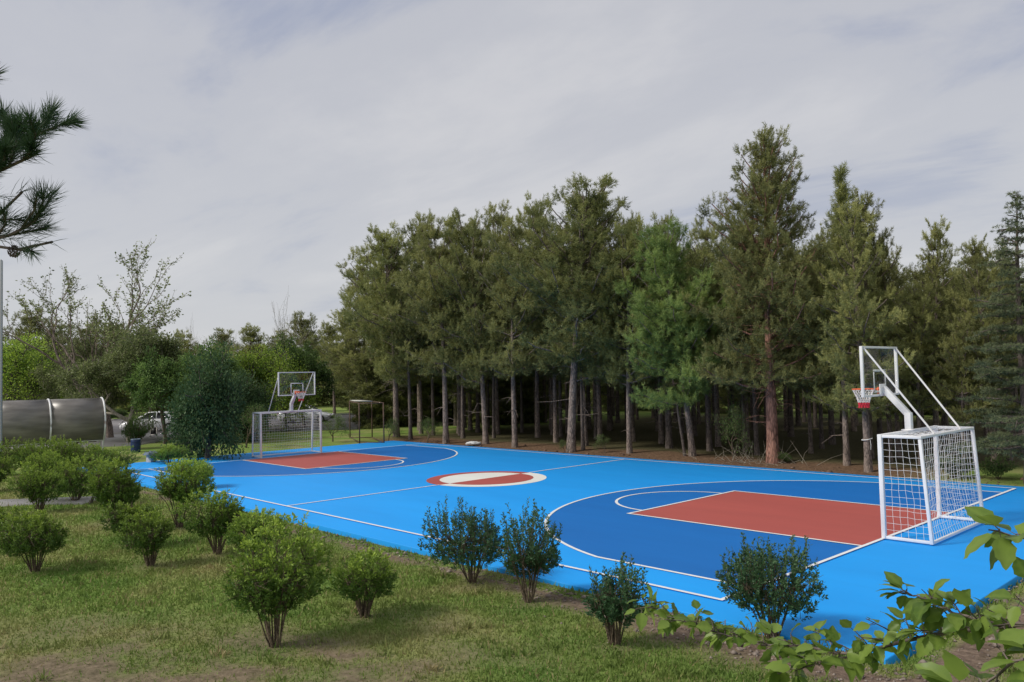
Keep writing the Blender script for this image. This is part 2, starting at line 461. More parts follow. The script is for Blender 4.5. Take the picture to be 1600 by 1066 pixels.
# ------------------------------------------------------------------ court
HX, HY = 13.566, 7.283
HOOP = HX - 1.60; R3 = 6.556; Y3 = HY - 0.93; FT = 5.65; KW = 2.38; LW = 0.075
g = Geo()
g.add([(SX0, SY0, -.2), (SX1, SY0, -.2), (SX1, SY1, -.2), (SX0, SY1, -.2), (SX0, SY0, 0), (SX1, SY0, 0), (SX1, SY1, 0), (SX0, SY1, 0)],
      [[4, 5, 6, 7], [0, 1, 5, 4], [1, 2, 6, 5], [2, 3, 7, 6], [3, 0, 4, 7]])
court = build(g, 'court_surface', MT['lblue'], bevel=0.015)
tag(court, 'light blue painted sports court slab', kind='structure')
def poly(pts, z):
    g = Geo(); g.add([(x, y, z) for x, y in pts], [list(range(len(pts)))]); return g
a3 = math.asin(Y3 / R3)
def zone_pts(s, inset=0.0):
    """three point zone outline, s = which end"""
    out = [(s * HX, -Y3 + inset)]
    for q_ in np.linspace(-a3, a3, 61):
        out.append((s * (HOOP - math.cos(q_) * (R3 - inset)), math.sin(q_) * (R3 - inset)))
    out.append((s * HX, Y3 - inset))
    return out if s < 0 else out[::-1]
for s in (-1, 1):
    build(poly(zone_pts(s), 0.004), 'three_point_zone', MT['dblue'], court)
    pts = [(s * HX, -KW), (s * (HX - FT), -KW), (s * (HX - FT), KW), (s * HX, KW)]
    build(poly(pts if s < 0 else pts[::-1], 0.008), 'key_zone', MT['red'], court)
def strip(path, wd, z, closed=False):
    g = Geo(); P = np.array(path, float)
    n = len(P)
    out = []
    for i_ in range(n):
        a_ = P[i_ - 1] if (i_ > 0 or closed) else None
        b_ = P[(i_ + 1) % n] if (i_ < n - 1 or closed) else None
        d1 = (P[i_] - a_) if a_ is not None else None
        d2 = (b_ - P[i_]) if b_ is not None else None
        if d1 is None: d1 = d2
        if d2 is None: d2 = d1
        d1 = d1 / np.linalg.norm(d1); d2 = d2 / np.linalg.norm(d2)
        n1_ = np.array([-d1[1], d1[0]]); n2_ = np.array([-d2[1], d2[0]])
        m = n1_ + n2_; m /= np.linalg.norm(m); m /= max(m @ n1_, 0.4)
        out.append(P[i_] + m * wd / 2); out.append(P[i_] - m * wd / 2)
    f = []
    for i_ in range(n if closed else n - 1):
        a_, b_ = 2 * i_, 2 * ((i_ + 1) % n)
        f.append([a_ + 1, b_ + 1, b_, a_])
    g.add([(x, y, z) for x, y in out], f)
    return g
build(strip([(-HX, -HY), (HX, -HY), (HX, HY), (-HX, HY)], LW, 0.020, True), 'boundary_line', MT['line'], court)
build(strip([(0, -HY + LW / 2), (0, -2.0)], LW, 0.012), 'halfway_line', MT['line'], court)
build(strip([(0, 2.0), (0, HY - LW / 2)], LW, 0.012), 'halfway_line', MT['line'], court)
for s in (-1, 1):
    zp = zone_pts(s, 0.0)
    build(strip(zp, LW, 0.012), 'three_point_line', MT['line'], court)
    build(strip([(s * HX, -KW), (s * (HX - FT), -KW), (s * (HX - FT), KW), (s * HX, KW)], LW, 0.016), 'key_line', MT['line'], court)
    arc = [(s * (HX - FT - math.cos(q_) * 1.8), math.sin(q_) * 1.8) for q_ in np.linspace(-PI / 2, PI / 2, 41)]
    build(strip(arc, LW, 0.012), 'free_throw_arc', MT['line'], court)
def half(r, s, z):
    return poly([(s * r * math.cos(q_), r * math.sin(q_)) for q_ in (np.linspace(-PI / 2, PI / 2, 49) if s > 0 else np.linspace(PI / 2, -PI / 2, 49))], z)
build(half(2.01, -1, 0.004), 'centre_circle_half', MT['red'], court)
build(half(2.01, 1, 0.004), 'centre_circle_half', MT['cream'], court)
build(half(1.57, -1, 0.008), 'inner_circle_half', MT['cream'], court)
build(half(1.57, 1, 0.008), 'inner_circle_half', MT['red'], court)

# ------------------------------------------------------------------ goals with basketball hoops
def net_panel(g, c00, c10, c01, c11, nu, nv, sag, rng, rad=0.0038):
    """a grid of cords between four corners, hanging a little loose along the direction sag"""
    c00, c10, c01, c11 = map(lambda c: np.array(c, float), (c00, c10, c01, c11)); sag = np.array(sag, float)
    U = np.linspace(0, 1, nu + 1); V = np.linspace(0, 1, nv + 1)
    gridp = np.zeros((nu + 1, nv + 1, 3))
    for a_, u in enumerate(U):
        for b_, v in enumerate(V):
            pnt = c00 * (1 - u) * (1 - v) + c10 * u * (1 - v) + c01 * (1 - u) * v + c11 * u * v
            wgt = math.sin(PI * u) * math.sin(PI * v)
            j_ = np.array([rng.uniform(-1, 1) for _ in range(3)]) * 0.011 * min(1, wgt * 4)
            gridp[a_, b_] = pnt + sag * wgt + j_
    for a_ in range(nu + 1): g.tube(gridp[a_], rad, 3)
    for b_ in range(nv + 1): g.tube(gridp[:, b_], rad, 3)
def make_goal(name, label, s):
    """s=+1: opening faces -x; local origin is the middle of the goal mouth"""
    rng = random.Random(5)
    X = lambda x: s * x
    T = thing(name, label, 'goal', (s * 13.60, 0, 0.024))
    GW = 1.5; GB = 0.88; GT = 0.75; H = 2.0; PW = 0.08
    for y in (-GW, GW):
        p_ = Geo(); p_.bar((0, y, 0), (0, y, H + PW / 2), PW); build(p_, 'goal_post', MT['white'], T, bevel=0.006)
        f_ = Geo()
        f_.bar((X(GB), y, 0), (X(GT), y, H - 0.03), 0.06)
        build(f_, 'rear_post', MT['white'], T, bevel=0.005)
        f_ = Geo(); f_.bar((X(0.04), y, 0.03), (X(GB - .03), y, 0.03), 0.055); build(f_, 'base_bar', MT['white'], T, bevel=0.005)
        f_ = Geo(); f_.bar((X(0.04), y, H + .005), (X(GT + .03), y, H + .005), 0.055); build(f_, 'top_side_bar', MT['white'], T, bevel=0.005)
    c_ = Geo(); c_.bar((0, -GW + PW / 2, H), (0, GW - PW / 2, H), PW - .004); build(c_, 'crossbar', MT['white'], T, bevel=0.006)
    c_ = Geo(); c_.bar((X(GT), -GW + .03, H + .003), (X(GT), GW - .03, H + .003), 0.052); build(c_, 'rear_top_bar', MT['white'], T, bevel=0.005)
    c_ = Geo(); c_.bar((X(GB), -GW + .03, 0.027), (X(GB), GW - .03, 0.027), 0.05); build(c_, 'rear_base_bar', MT['white'], T, bevel=0.005)
    n_ = Geo(); net_panel(n_, (X(GB), -GW, .05), (X(GB), GW, .05), (X(GT), -GW, H), (X(GT), GW, H), 24, 16, (X(-.16), 0, 0), rng); build(n_, 'rear_net', MT['netting'], T)
    for y in (-GW, GW):
        n_ = Geo(); net_panel(n_, (X(.05), y, .05), (X(GB), y, .05), (X(.05), y, H), (X(GT), y, H), 6, 15, (0, -.03 * (1 if y > 0 else -1), 0), rng); build(n_, 'side_net', MT['netting'], T)
    n_ = Geo(); net_panel(n_, (X(.05), -GW, H + .03), (X(.05), GW, H + .03), (X(GT), -GW, H + .03), (X(GT), GW, H + .03), 24, 6, (0, 0, -.05), rng, .004); build(n_, 'top_net', MT['netting'], T)
    # hoop carried on the crossbar
    BX = -0.55                                     # backboard plane
    pl = Geo(); pl.bar((0, 0, H + .035), (0, 0, H + .40), 0.13); pl.bar((0.0, 0, H + .36), (X(BX + .06), 0, 2.92), 0.125)
    pl.bar((0, 0, H + .03), (0, 0, H + .05), 0.24)
    build(pl, 'pole', MT['white'], T, bevel=0.008)
    pl = Geo(); pl.box((X(BX + .045), 0, 2.88), (.03, .30, .26)); build(pl, 'mounting_plate', MT['white'], T, bevel=0.004)
    for y in (-.88, .88):
        br = Geo(); br.tube([(X(BX + .03), y * .96, 3.78), (X(GT), y * .86, H + .03)], 0.02, 8); build(br, 'brace', MT['white'], T, True)
    z0, z1, bw = 2.75, 3.82, .9
    bb = Geo(); bb.box((X(BX), 0, (z0 + z1) / 2), (.012, 2 * bw - .06, z1 - z0 - .06)); bo = build(bb, 'backboard', MT['acrylic'], T)
    fr = Geo()
    for y in (-bw, bw): fr.bar((X(BX), y, z0), (X(BX), y, z1), .05, .06)
    for z in (z0 + .02, z1 - .02): fr.bar((X(BX), -bw + .025, z), (X(BX), bw - .025, z), .05, .045)
    build(fr, 'backboard_frame', MT['white'], bo, bevel=0.004)
    tq = Geo(); xx = X(BX - .010)
    for y in (-.295, .295): tq.bar((xx, y, z0 + .10), (xx, y, z0 + .55), .006, .05, up=(0, 1, 0)) if False else tq.box((xx, y, z0 + .325), (.006, .045, .45))
    for z in (z0 + .10, z0 + .55): tq.box((xx, 0, z), (.006, .635, .045))
    build(tq, 'target_square', MT['white'], bo)
    cx = X(BX - .15 - .225); hz = 2.90
    rm = Geo(); an = np.linspace(0, 2 * PI, 41); rm.tube([(cx + .225 * math.cos(q_), .225 * math.sin(q_), hz) for q_ in an], .011, 8)
    rm.bar((X(BX - .01), -.09, hz), (cx + X(.20), -.09, hz), .016); rm.bar((X(BX - .01), .09, hz), (cx + X(.20), .09, hz), .016)
    rm.box((X(BX - .02), 0, hz - .03), (.02, .24, .14))
    ri = build(rm, 'rim', MT['orange'], T, True)
    for mt_, t0, t1 in (('netting', 0, .72), ('rednet', .72, 1)):
        hn = Geo()
        def pt(q_, v): 
            rr = .222 - .12 * math.sin(min(v, 1) * PI / 2) + (0.01 if v > .95 else 0)
            return (cx + rr * math.cos(q_), rr * math.sin(q_), hz - .01 - .40 * v * (1 if v < 1 else 1))
        for k_ in range(12):
            for sg in (-1, 1):
                vs = np.linspace(t0, t1, 7)
                hn.tube([pt(k_ * PI / 6 + sg * v * 1.1, v) for v in vs], .007 if mt_ == 'netting' else .009, 4)
        build(hn, 'hoop_net', MT[mt_], ri)
    return T
ac = bpy.data.materials.new('clear_acrylic'); ac.use_nodes = True
t = ac.node_tree; t.nodes.clear(); o_ = N(t, 'ShaderNodeOutputMaterial'); tr = N(t, 'ShaderNodeBsdfTransparent'); tr.inputs[0].default_value = (.97, .98, .975, 1)
gl = N(t, 'ShaderNodeBsdfGlossy'); gl.inputs['Roughness'].default_value = .03
fr_ = N(t, 'ShaderNodeFresnel'); fr_.inputs[0].default_value = 1.12; mx = N(t, 'ShaderNodeMixShader'); mx.inputs[0].default_value = .035; L(t, tr, 0, mx, 1); L(t, gl, 0, mx, 2); L(t, mx, 0, o_, 0)
MT['acrylic'] = ac
make_goal('goal_with_basketball_hoop', 'large white netted goal with a clear backboard above it, right end of the blue court', 1)
make_goal('goal_with_basketball_hoop', 'distant white goal with hoop on top, beside the dark shrub at the far court end', -1)

# ------------------------------------------------------------------ foliage builders
def unit(v):
    v = np.asarray(v, float); return v / np.maximum(np.linalg.norm(v, axis=-1, keepdims=True), 1e-9)
def tufts(g, P, D, rs, K=12, Ln=0.2, wd=0.02, spread=0.9, hue=None):
    """needle tufts: K thin triangles round each direction D"""
    n = len(P); P = np.asarray(P, float); D = unit(D)
    rnd = unit(rs.normal(size=(n, K, 3)))
    dirs = unit(D[:, None] + rnd * spread)
    ln = Ln * rs.uniform(.65, 1.2, (n, K, 1))
    side = unit(np.cross(dirs, unit(rs.normal(size=(n, K, 3))))) * wd / 2
    b = P[:, None] + rs.normal(size=(n, K, 3)) * Ln * 0.18
    tri = np.stack([b - side, b + side, b + dirs * ln], 2).reshape(-1, 3)
    f = np.arange(n * K * 3).reshape(-1, 3)
    h = rs.uniform(0, 1, n) if hue is None else hue
    h = np.clip(h[:, None] + rs.normal(0, .12, (n, K)), 0, 1)
    g.add(tri, f, np.repeat(h.reshape(-1), 3))
def leaves(g, P, D, rs, size=0.04, aspect=0.5, hue=None, up=0.0):
    """pointed leaves, each a folded pair of triangles"""
    n = len(P); D = unit(D)
    nrm = unit(rs.normal(size=(n, 3)) + np.array([0, 0, up]))
    S = unit(np.cross(D, nrm)); Nn = np.cross(S, D)
    l = (size * rs.uniform(.6, 1.25, n))[:, None]
    a = P; tip = P + D * l; mid = P + D * l * .45
    wv = S * l * aspect / 2; fold = Nn * l * .08
    v = np.stack([a, mid + wv + fold, tip, mid - wv + fold], 1).reshape(-1, 3)
    i_ = np.arange(n)[:, None] * 4
    f = np.concatenate([i_ + np.array([[0, 1, 2]]), i_ + np.array([[0, 2, 3]])])
    h = rs.uniform(0, 1, n) if hue is None else hue
    g.add(v, f, np.repeat(np.clip(h, 0, 1), 4))

def pine(seed, H=12, base=4.0, Rm=2.6, prof='round', K=10, Ln=.20, wd=.022, clump=.42, dens=20, bark='bark', needles='needle',
         tr=0.17, dead=10, lean=0.3, step=.42, droop=0.0, gap=0.12, trunk_name='trunk', wh=1.0, shoots=7):
    rs = np.random.RandomState(seed)
    W = Geo(); C = Geo()
    zs = np.linspace(0, H, 16)
    ph = rs.uniform(0, 6.28, 2)
    def axis_(z):
        q_ = z / H
        return np.array([lean * (math.sin(q_ * 2.6 + ph[0]) - math.sin(ph[0])) * q_, lean * (math.sin(q_ * 2.1 + ph[1]) - math.sin(ph[1])) * q_, z])
    W.tube([axis_(z) for z in zs], [tr * (1.25 if z == 0 else 1) * max(.06, (1 - z / H) ** .75) for z in zs], 9)
    TP, TD, TH = [], [], []
    z = base - .9 if prof != 'tier' else base
    while z < H * .985:
        q_ = max(0, (z - base) / (H - base))
        if prof == 'round': r = Rm * min(1, .66 + 1.5 * q_) * (1 - q_) ** .48
        elif prof == 'cone': r = Rm * (1 - q_) ** .66 * (1 if q_ > .12 else .75 + q_ * 2)
        elif prof == 'spire': r = Rm * ((1 - q_) ** .8) * (.8 + .4 * rs.rand())
        elif prof == 'tier': r = Rm * (1 - q_) ** .72
        else: r = Rm * .8
        nb = rs.randint(4, 7)
        a0 = rs.uniform(0, 6.28)
        for b_ in range(nb):
            if rs.rand() < gap + (.45 if z < base + .5 else 0): continue
            az = a0 + b_ * 2 * PI / nb + rs.normal(0, .22)
            ln = max(.12, r * rs.uniform(.7, 1.15))
            el = {'round': .15 + .85 * q_, 'cone': .10 + .75 * q_, 'spire': .35 + .55 * q_, 'tier': .12 * q_}.get(prof, .3) + rs.normal(0, .12)
            o = axis_(z + rs.uniform(-.15, .15))
            h = np.array([math.cos(az), math.sin(az), 0])
            ss = np.linspace(0, 1, 6)
            path = np.array([o + h * ln * s_ * math.cos(el) + np.array([0, 0, 1]) * (ln * s_ * math.sin(el) + (.22 - droop) * ln * s_ ** 2.2) for s_ in ss])
            path[1:-1] += rs.normal(0, .03 * ln, (4, 3)) * .6
            W.tube(path, [.016 + .035 * (1 - s_) * min(1, ln / 2.5) + .002 for s_ in ss], 4)
            sd = np.array([-h[1], h[0], 0])
            m = max(1, int(ln * .75 / step))
            for c_ in range(m + 1):
                s_ = 1 - (c_ / (m + .001)) * .68 if m else 1
                ctr = path[0] + (path[-1] - path[0]) * s_
                idx = min(4, int(s_ * 5)); fr2 = s_ * 5 - idx
                ctr = path[idx] * (1 - fr2) + path[idx + 1] * fr2
                spread_ = (1 - s_) * ln * .75
                offs = [0] if spread_ < .3 else ([-1, 1] if spread_ < .7 else [-1, 0, 1])
                for of in offs:
                    c2 = ctr + sd * of * spread_ * rs.uniform(.5, 1) + np.array([0, 0, rs.normal(0, .08)])
                    if of:
                        W.tube([ctr - h * spread_ * .4, (ctr - h * spread_ * .2 + c2) / 2 + np.array([0, 0, .02]), c2], [.012, .009, .005], 3)
                    cl = clump * rs.uniform(.7, 1.2) * (1 - (.38 if prof in ('cone', 'spire') else .3) * q_)
                    hb = rs.uniform(0, .8)
                    nn = max(3, int(dens * (.42 if prof != 'tier' else 1) * (cl / .42) ** 2 * rs.uniform(.7, 1.2)))
                    u_ = unit(rs.normal(size=(nn, 3))) * (rs.rand(nn, 1) ** .35)
                    flat = {'tier': .09, 'cone': .40 + .3 * q_}.get(prof, .6)
                    TP.append(c2 + u_ * cl * np.array([1, 1, flat]))
                    TD.append(u_ * 1.0 + h * .3 + np.array([0, 0, .5 if prof != 'tier' else .05]))
                    TH.append(np.full(nn, hb) + u_[:, 2] * .12)
                    if prof != 'tier' and shoots:
                        # brush-like shoots, turned up at their tips
                        for cd_ in range(max(2, int(shoots * (cl / .45) * rs.uniform(.7, 1.3)))):
                            uu = unit(rs.normal(size=3) + [0, 0, .35])
                            cs_ = c2 + uu * cl * .45 * np.array([1, 1, flat])
                            cv_ = unit(uu * .75 + h * .4 + np.array([0, 0, .45 + .5 * q_])); cl_ = rs.uniform(.24, .46) * (1 - .35 * q_)
                            nc_ = int(cl_ / .058) + 1
                            tt_ = np.linspace(0, 1, nc_)[:, None]
                            TP.append(cs_ + cv_ * cl_ * tt_ + np.array([0, 0, .25]) * cl_ * tt_ ** 2); TD.append(np.tile(cv_, (nc_, 1)) * (.5 + .5 * tt_) + rs.normal(0, .3, (nc_, 3))); TH.append(np.full(nc_, hb + .05) + tt_[:, 0] * .2)
        z += rs.uniform(.75, 1.15) * (.68 if prof != 'tier' else .5) * wh
    nl = 10
    zz = np.linspace(H - .9, H, nl)
    TP.append(np.array([axis_(a_) for a_ in zz])); TD.append(np.tile([0, 0, 1.], (nl, 1)) + rs.normal(0, .4, (nl, 3))); TH.append(np.full(nl, .5))
    tufts(C, np.concatenate(TP), np.concatenate(TD), rs, K, Ln, wd, .85, np.concatenate(TH))
    for d_ in range(dead):
        z = rs.uniform(1.2, base + 1.5); az = rs.uniform(0, 6.28); ln = rs.uniform(.3, 1.5)
        o = axis_(z); h = np.array([math.cos(az), math.sin(az), 0])
        pth = [o, o + h * ln * .5 + np.array([0, 0, rs.normal(0, .12)]), o + h * ln + np.array([0, 0, rs.normal(-.15, .25)])]
        W.tube(pth, [.02, .012, .005], 4)
        if ln > .8:
            sd = np.array([-h[1], h[0], 0]) * rs.choice([-1, 1])
            W.tube([pth[1], pth[1] + h * .3 + sd * .3 + np.array([0, 0, -.05])], [.01, .004], 3)
    return W.mesh(trunk_name, MT[bark], True), C.mesh('crown', MT[needles])

def branchy(seed, H=7, spread=2.5, tr=.14, fork=1.2, levels=5, leaf=.09, per=14, lmat='leaf_green', bark='bark_dark', aspect=.6, up=.25, kids=(2, 4), shrink=.72, first=1.6, leafspread=.25, ang=.65, hue=(0, 1), lean=(0, 0), cut=0):
    """broadleaf: recursive limbs with leaves round the last twigs"""
    rs = np.random.RandomState(seed)
    W = Geo(); C = Geo(); P, D, Hh = [], [], []
    def grow(o, d, ln, r, lv):
        n_ = 4
        pts = [np.array(o, float)]
        dd = np.array(d, float)
        for k_ in range(n_):
            dd = unit(dd + rs.normal(0, .13, 3) + np.array([0, 0, up * .12]))
            pts.append(pts[-1] + dd * ln / n_)
        W.tube(pts, np.linspace(r, r * .68, n_ + 1), 7 if lv > 2 else 3)
        if lv <= 2 and per:
            m = per if lv < 2 else max(1, per // 3)
            tt = rs.rand(m)
            base_ = np.array([pts[min(n_, int(a_ * n_ + .5))] for a_ in tt])
            off = unit(rs.normal(size=(m, 3)))
            P.append(base_ + off * leafspread * rs.rand(m, 1)); D.append(off + dd * .5 + np.array([0, 0, -.1]))
            Hh.append(np.clip(rs.uniform(*hue) + rs.normal(0, .15, m), 0, 1))
        if lv == 0: return
        kk = rs.randint(kids[0], kids[1] + 1)
        a0 = rs.uniform(0, 6.28)
        e1 = unit(np.cross(dd, [.3, .2, 1])); e2 = np.cross(dd, e1)
        for k_ in range(kk):
            an_ = a0 + k_ * 2 * PI / kk + rs.normal(0, .3)
            sp = ang * rs.uniform(.6, 1.3)
            nd = unit(dd * math.cos(sp) + (e1 * math.cos(an_) + e2 * math.sin(an_)) * math.sin(sp) * spread + np.array([0, 0, up]))
            st = pts[-1] if k_ == 0 else pts[rs.randint(2, n_ + 1)]
            grow(st, nd, ln * shrink * rs.uniform(.8, 1.2), r * .62, lv - 1)
    grow((0, 0, 0), (lean[0], lean[1], 1), first, tr, levels)
    V = np.concatenate(W.V); top = V[:, 2].max(); k_ = H / top
    if P:
        PP = np.concatenate(P); kp = PP[:, 2] > cut * top * (.85 + .3 * rs.rand(len(PP)))
        leaves(C, PP[kp], np.concatenate(D)[kp], rs, leaf / k_, aspect, np.concatenate(Hh)[kp], .3)
        C.V = [v * k_ for v in C.V]
    W.V = [v * k_ for v in W.V]
    return W.mesh('trunk', MT[bark], True), (C.mesh('crown', MT[lmat]) if P else None)

def tree_from(meshes, name, label, cat, loc, rz, scale=(1, 1, 1), group=None):
    T = thing(name, label, cat, loc, rz, group); T.scale = scale
    link('trunk', meshes[0], T)
    if meshes[1]: link('crown', meshes[1], T)
    return T

# ------------------------------------------------------------------ the pine wood
PR = {}
PR['round1'] = (pine(11, 12, 4.5, 3.4, 'round', clump=.46, dens=27, step=.74, gap=.2, Ln=.16), 12)
PR['round2'] = (pine(12, 12, 4.9, 3.0, 'round', clump=.46, dens=26, step=.74, gap=.22, Ln=.18, needles='needle_olive'), 12)
PR['round3'] = (pine(13, 12, 4.2, 3.5, 'round', wh=.82, clump=.50, dens=25, step=.78, gap=.18, Ln=.16), 12)
PR['fresh'] = (pine(14, 11, 3.6, 3.5, 'round', clump=.54, dens=27, step=.78, Ln=.20, gap=.2, needles='needle_fresh'), 11)
PR['tall'] = (pine(15, 12.5, 3.3, 3.8, 'cone', dens=24, clump=.42, Ln=.15, step=.6, bark='bark_red', needles='needle_olive', tr=.25, dead=34, lean=.1, gap=.12, wh=.74), 12.5)
PR['spire'] = (pine(16, 12, 3.0, 1.3, 'spire', wh=.8, shoots=5, dens=18, clump=.30, tr=.14, gap=.25, lean=.15), 12)
PR['spire2'] = (pine(17, 11, 3.4, 2.4, 'cone', wh=.85, dens=20, clump=.36, Ln=.15, step=.6, needles='needle_olive', gap=.25), 11)
PR['cedar'] = (pine(18, 12, 1.6, 3.8, 'tier', K=10, Ln=.12, wd=.02, clump=.40, dens=32, needles='needle_cedar', bark='bark_dark', tr=.24, droop=.30, gap=.22, step=.40, dead=4), 12)
PR['deep'] = (pine(19, 11, 5.0, 2.5, 'round', K=8, dens=34, shoots=0, wd=.034, Ln=.24, bark='bark_dark', dead=18), 11)
PR['deep2'] = (pine(20, 11, 5.4, 2.2, 'round', K=8, dens=32, shoots=0, wd=.034, Ln=.24, bark='bark_dark', needles='needle_olive', dead=18), 11)
PR['low'] = (pine(21, 8, .5, 2.6, 'cone', K=8, dens=36, shoots=0, clump=.5, wd=.04, Ln=.26, needles='needle', bark='bark_dark', dead=2, gap=.1), 8)
rng = random.Random(3)
def place_pine(kind, px, Y, top, label, rz=None, fat=1.0, group='pines of the wood behind the court', name='pine_tree', P=None, tilt=0):
    P = at_y(px, Y) if P is None else P
    h = top_z(P, px, top)
    m, H0 = PR[kind]
    s = h / H0
    T = tree_from(m, name, label, 'tree', (P[0], P[1], gz(P[0], P[1]) - .03), rng.uniform(0, 6.28) if rz is None else rz, (s * fat, s * fat, s), group)
    if tilt:
        T.rotation_euler = (Matrix.Rotation(R(tilt), 3, Vector(_f)) @ T.rotation_euler.to_matrix()).to_euler()
    return T

FRONT = [  # kind, column, y, top row, fat, label
 ('round1', 618, 9.6, 368, 1.12, 'leftmost tall pine of the front row, its crown stepping down toward the left goal'),
 ('deep', 640, 9.3, 430, .80, 'slim pine right against the leftmost tall pine, with a pale straight trunk'),
 ('round2', 695, 8.95, 356, 1.0, 'bushy pine on the back edge of the court, left of the white bag'),
 ('round3', 757, 9.6, 346, .95, 'dense olive pine standing just behind the white bag at the court edge'),
 ('round2', 802, 9.2, 352, .9, 'pine with a clean grey trunk lit on its left side, behind the centre circle'),
 ('round3', 889, 9.0, 298, 1.22, 'big round topped pine with the thickest scaly trunk, centre of the wood'),
 ('deep2', 908, 9.7, 420, .7, 'thin grey pine pressed against the right side of the thickest trunk'),
 ('round1', 980, 9.7, 350, .85, 'straight pine with one bare pole trunk, at the end of the halfway line'),
 ('fresh', 1078, 10.0, 366, 1.0, 'bright green lush pine with twin leaning pale trunks'),
 ('deep', 1066, 9.9, 460, .6, 'low pine leaning left in front of the bright green lush pine'),
 ('tall', 1203, 9.9, 214, .95, 'tallest pine in the picture with a reddish trunk and pointed top'),
 ('spire', 1317, 10.2, 258, .9, 'narrow thin spire pine just right of the tallest pine'),
 ('spire2', 1350, 9.2, 310, .9, 'pine with a white strip tied round its trunk, behind the near hoop'),
]
for k_, px, Y, top, fat, lab in FRONT:
    place_pine(k_, px, Y, top, lab, fat=fat, tilt={1078: -4, 1066: -7, 889: 3, 757: -1.5}.get(px, 0))
SECOND = [
 ('round2', 582, 14.5, 398, 1.1, 'pine behind the leftmost tall pine, making the left shoulder of the wood'),
 ('round1', 655, 14, 350, .9, 'dark pine top showing between the leftmost and the second crowns'),
 ('spire', 717, 13.5, 340, 1.2, 'pine whose candle shoots stick up above the bushy pine left of the white bag'),
 ('round2', 775, 14, 336, .9, 'pine top with upright candle shoots just left of the dead twig tip'),
 ('round1', 838, 13.5, 322, .8, 'dark pine filling the gap left of the big round topped pine'),
 ('round3', 935, 13, 318, .8, 'dark pine shouldering the big round topped pine on its right'),
 ('spire2', 985, 14, 338, .9, 'pine top with a small sky gap on its left, right of the round topped pine'),
 ('round1', 1030, 14, 352, .8, 'low dark pine top left of the bright green lush pine'),
 ('round2', 1118, 14, 356, .9, 'pine top half hidden between the bright lush pine and the tallest pine'),
 ('round3', 1160, 12.5, 420, .8, 'broad dark pine behind the left skirts of the tallest pine'),
 ('round1', 1262, 13.5, 400, .8, 'dark pine behind the right skirts of the tallest pine'),
 ('spire2', 1354, 13, 304, .8, 'pine pointed like a candle right of the thin spire pine'),
 ('spire2', 1398, 13.5, 362, .7, 'smaller ragged pine leaning off the candle shaped one'),
 ('round2', 1432, 11.5, 455, 1.0, 'low olive pine above the near goal'),
 ('spire2', 1458, 13, 350, .8, 'open crowned pine with a knobbly pointed top, alone against the sky'),
 ('round2', 1500, 11, 500, .9, 'low pine with drooping branches right of the near backboard'),
 ('spire2', 1546, 12, 372, .8, 'ragged narrow pine just left of the layered cedar'),
 ('round3', 1385, 12, 470, .9, 'dark bushy pine right behind the near backboard'),
]
for k_, px, Y, top, fat, lab in SECOND:
    place_pine(k_, px, Y, top, lab, fat=fat)
place_pine('cedar', 1600, 8.9, 298, 'layered dark cedar with level branches at the right edge of the picture', fat=.85, name='cedar_tree', group='cedars')
# the tree trunks deeper in
cnt = 0
pts_used = [at_y(a[1], a[2])[:2] for a in FRONT + SECOND]
for row in range(9):
    Y = 12 + row * 2.9
    x = -50
    while x < 27:
        x += rng.uniform(1.5, 3.0) * (1 + row * .05)
        X_, Y_ = x, Y + rng.uniform(-1, 1)
        px, py = px_of((X_, Y_, 0))
        dpt = depth((X_, Y_))
        if dpt < 10 or px > 1720: continue
        if px < 590 + row * 1.5: continue
        if any(math.hypot(X_ - a[0], Y_ - a[1]) < 1.25 for a in pts_used): continue
        m, H0 = PR[rng.choice(['deep', 'deep', 'deep2', 'round2'])]
        cap = 0.80 + 0.1 * rng.random()
        if px > 1380 : cap *= .82
        s = cap
        f_ = s * rng.uniform(.68, 1.05)
        pts_used.append((X_, Y_))
        tree_from(m, 'pine_tree', 'shaded slim pine deep inside the wood, behind the front rows', 'tree', (X_, Y_, -.05), rng.uniform(0, 6.28), (f_, f_, s), 'shaded pines deep in the wood')
        cnt += 1
print('deep pines', cnt)

for q_ in range(64):
    X_ = -75 + (q_ % 32) * 3.3 + rng.uniform(-1, 1); Y_ = (42 if q_ < 32 else 52) + rng.uniform(-2.5, 2.5)
    px, py = px_of((X_, Y_, 0))
    if px < 560 or px > 1750: continue
    s = rng.uniform(.8, 1.1)
    tree_from(PR['low'][0], 'pine_tree', 'low bushy pine closing the far side of the wood', 'tree', (X_, Y_, -.05), rng.uniform(0, 6.28), (s * 1.1, s * 1.1, s), 'low pines at the far side of the wood')
# ------------------------------------------------------------------ broadleaf trees and shrubs on the left
def put(meshes, name, label, px, py, H0, top, fat=1.0, d=None, rz=None, cat='tree', group=None):
    P = at(px, py) if d is None else at_depth(px, d)
    h = top_z(P, px, top); s = h / H0
    return tree_from(meshes, name, label, cat, (P[0], P[1], -.04), rng.uniform(0, 6.28) if rz is None else rz, (s * fat, s * fat, s), group)
b_sparse = branchy(31, 10, 1.0, .20, levels=6, leaf=.12, per=11, lmat='leaf_olive', bark='bark', kids=(2, 3), shrink=.76, first=3.2, up=.30, ang=.5, leafspread=.10)
b_olive = branchy(32, 6, 1.3, .22, levels=5, leaf=.13, per=46, lmat='leaf_olive', bark='bark_pale', kids=(3, 4), first=3.0, shrink=.70, up=.14, ang=.8, leafspread=.45, cut=.30)
b_green = branchy(33, 6, 1.3, .2, levels=5, leaf=.14, per=46, lmat='leaf_green', bark='bark_dark', kids=(3, 4), first=3.0, up=.14, ang=.8, leafspread=.45, cut=.34)
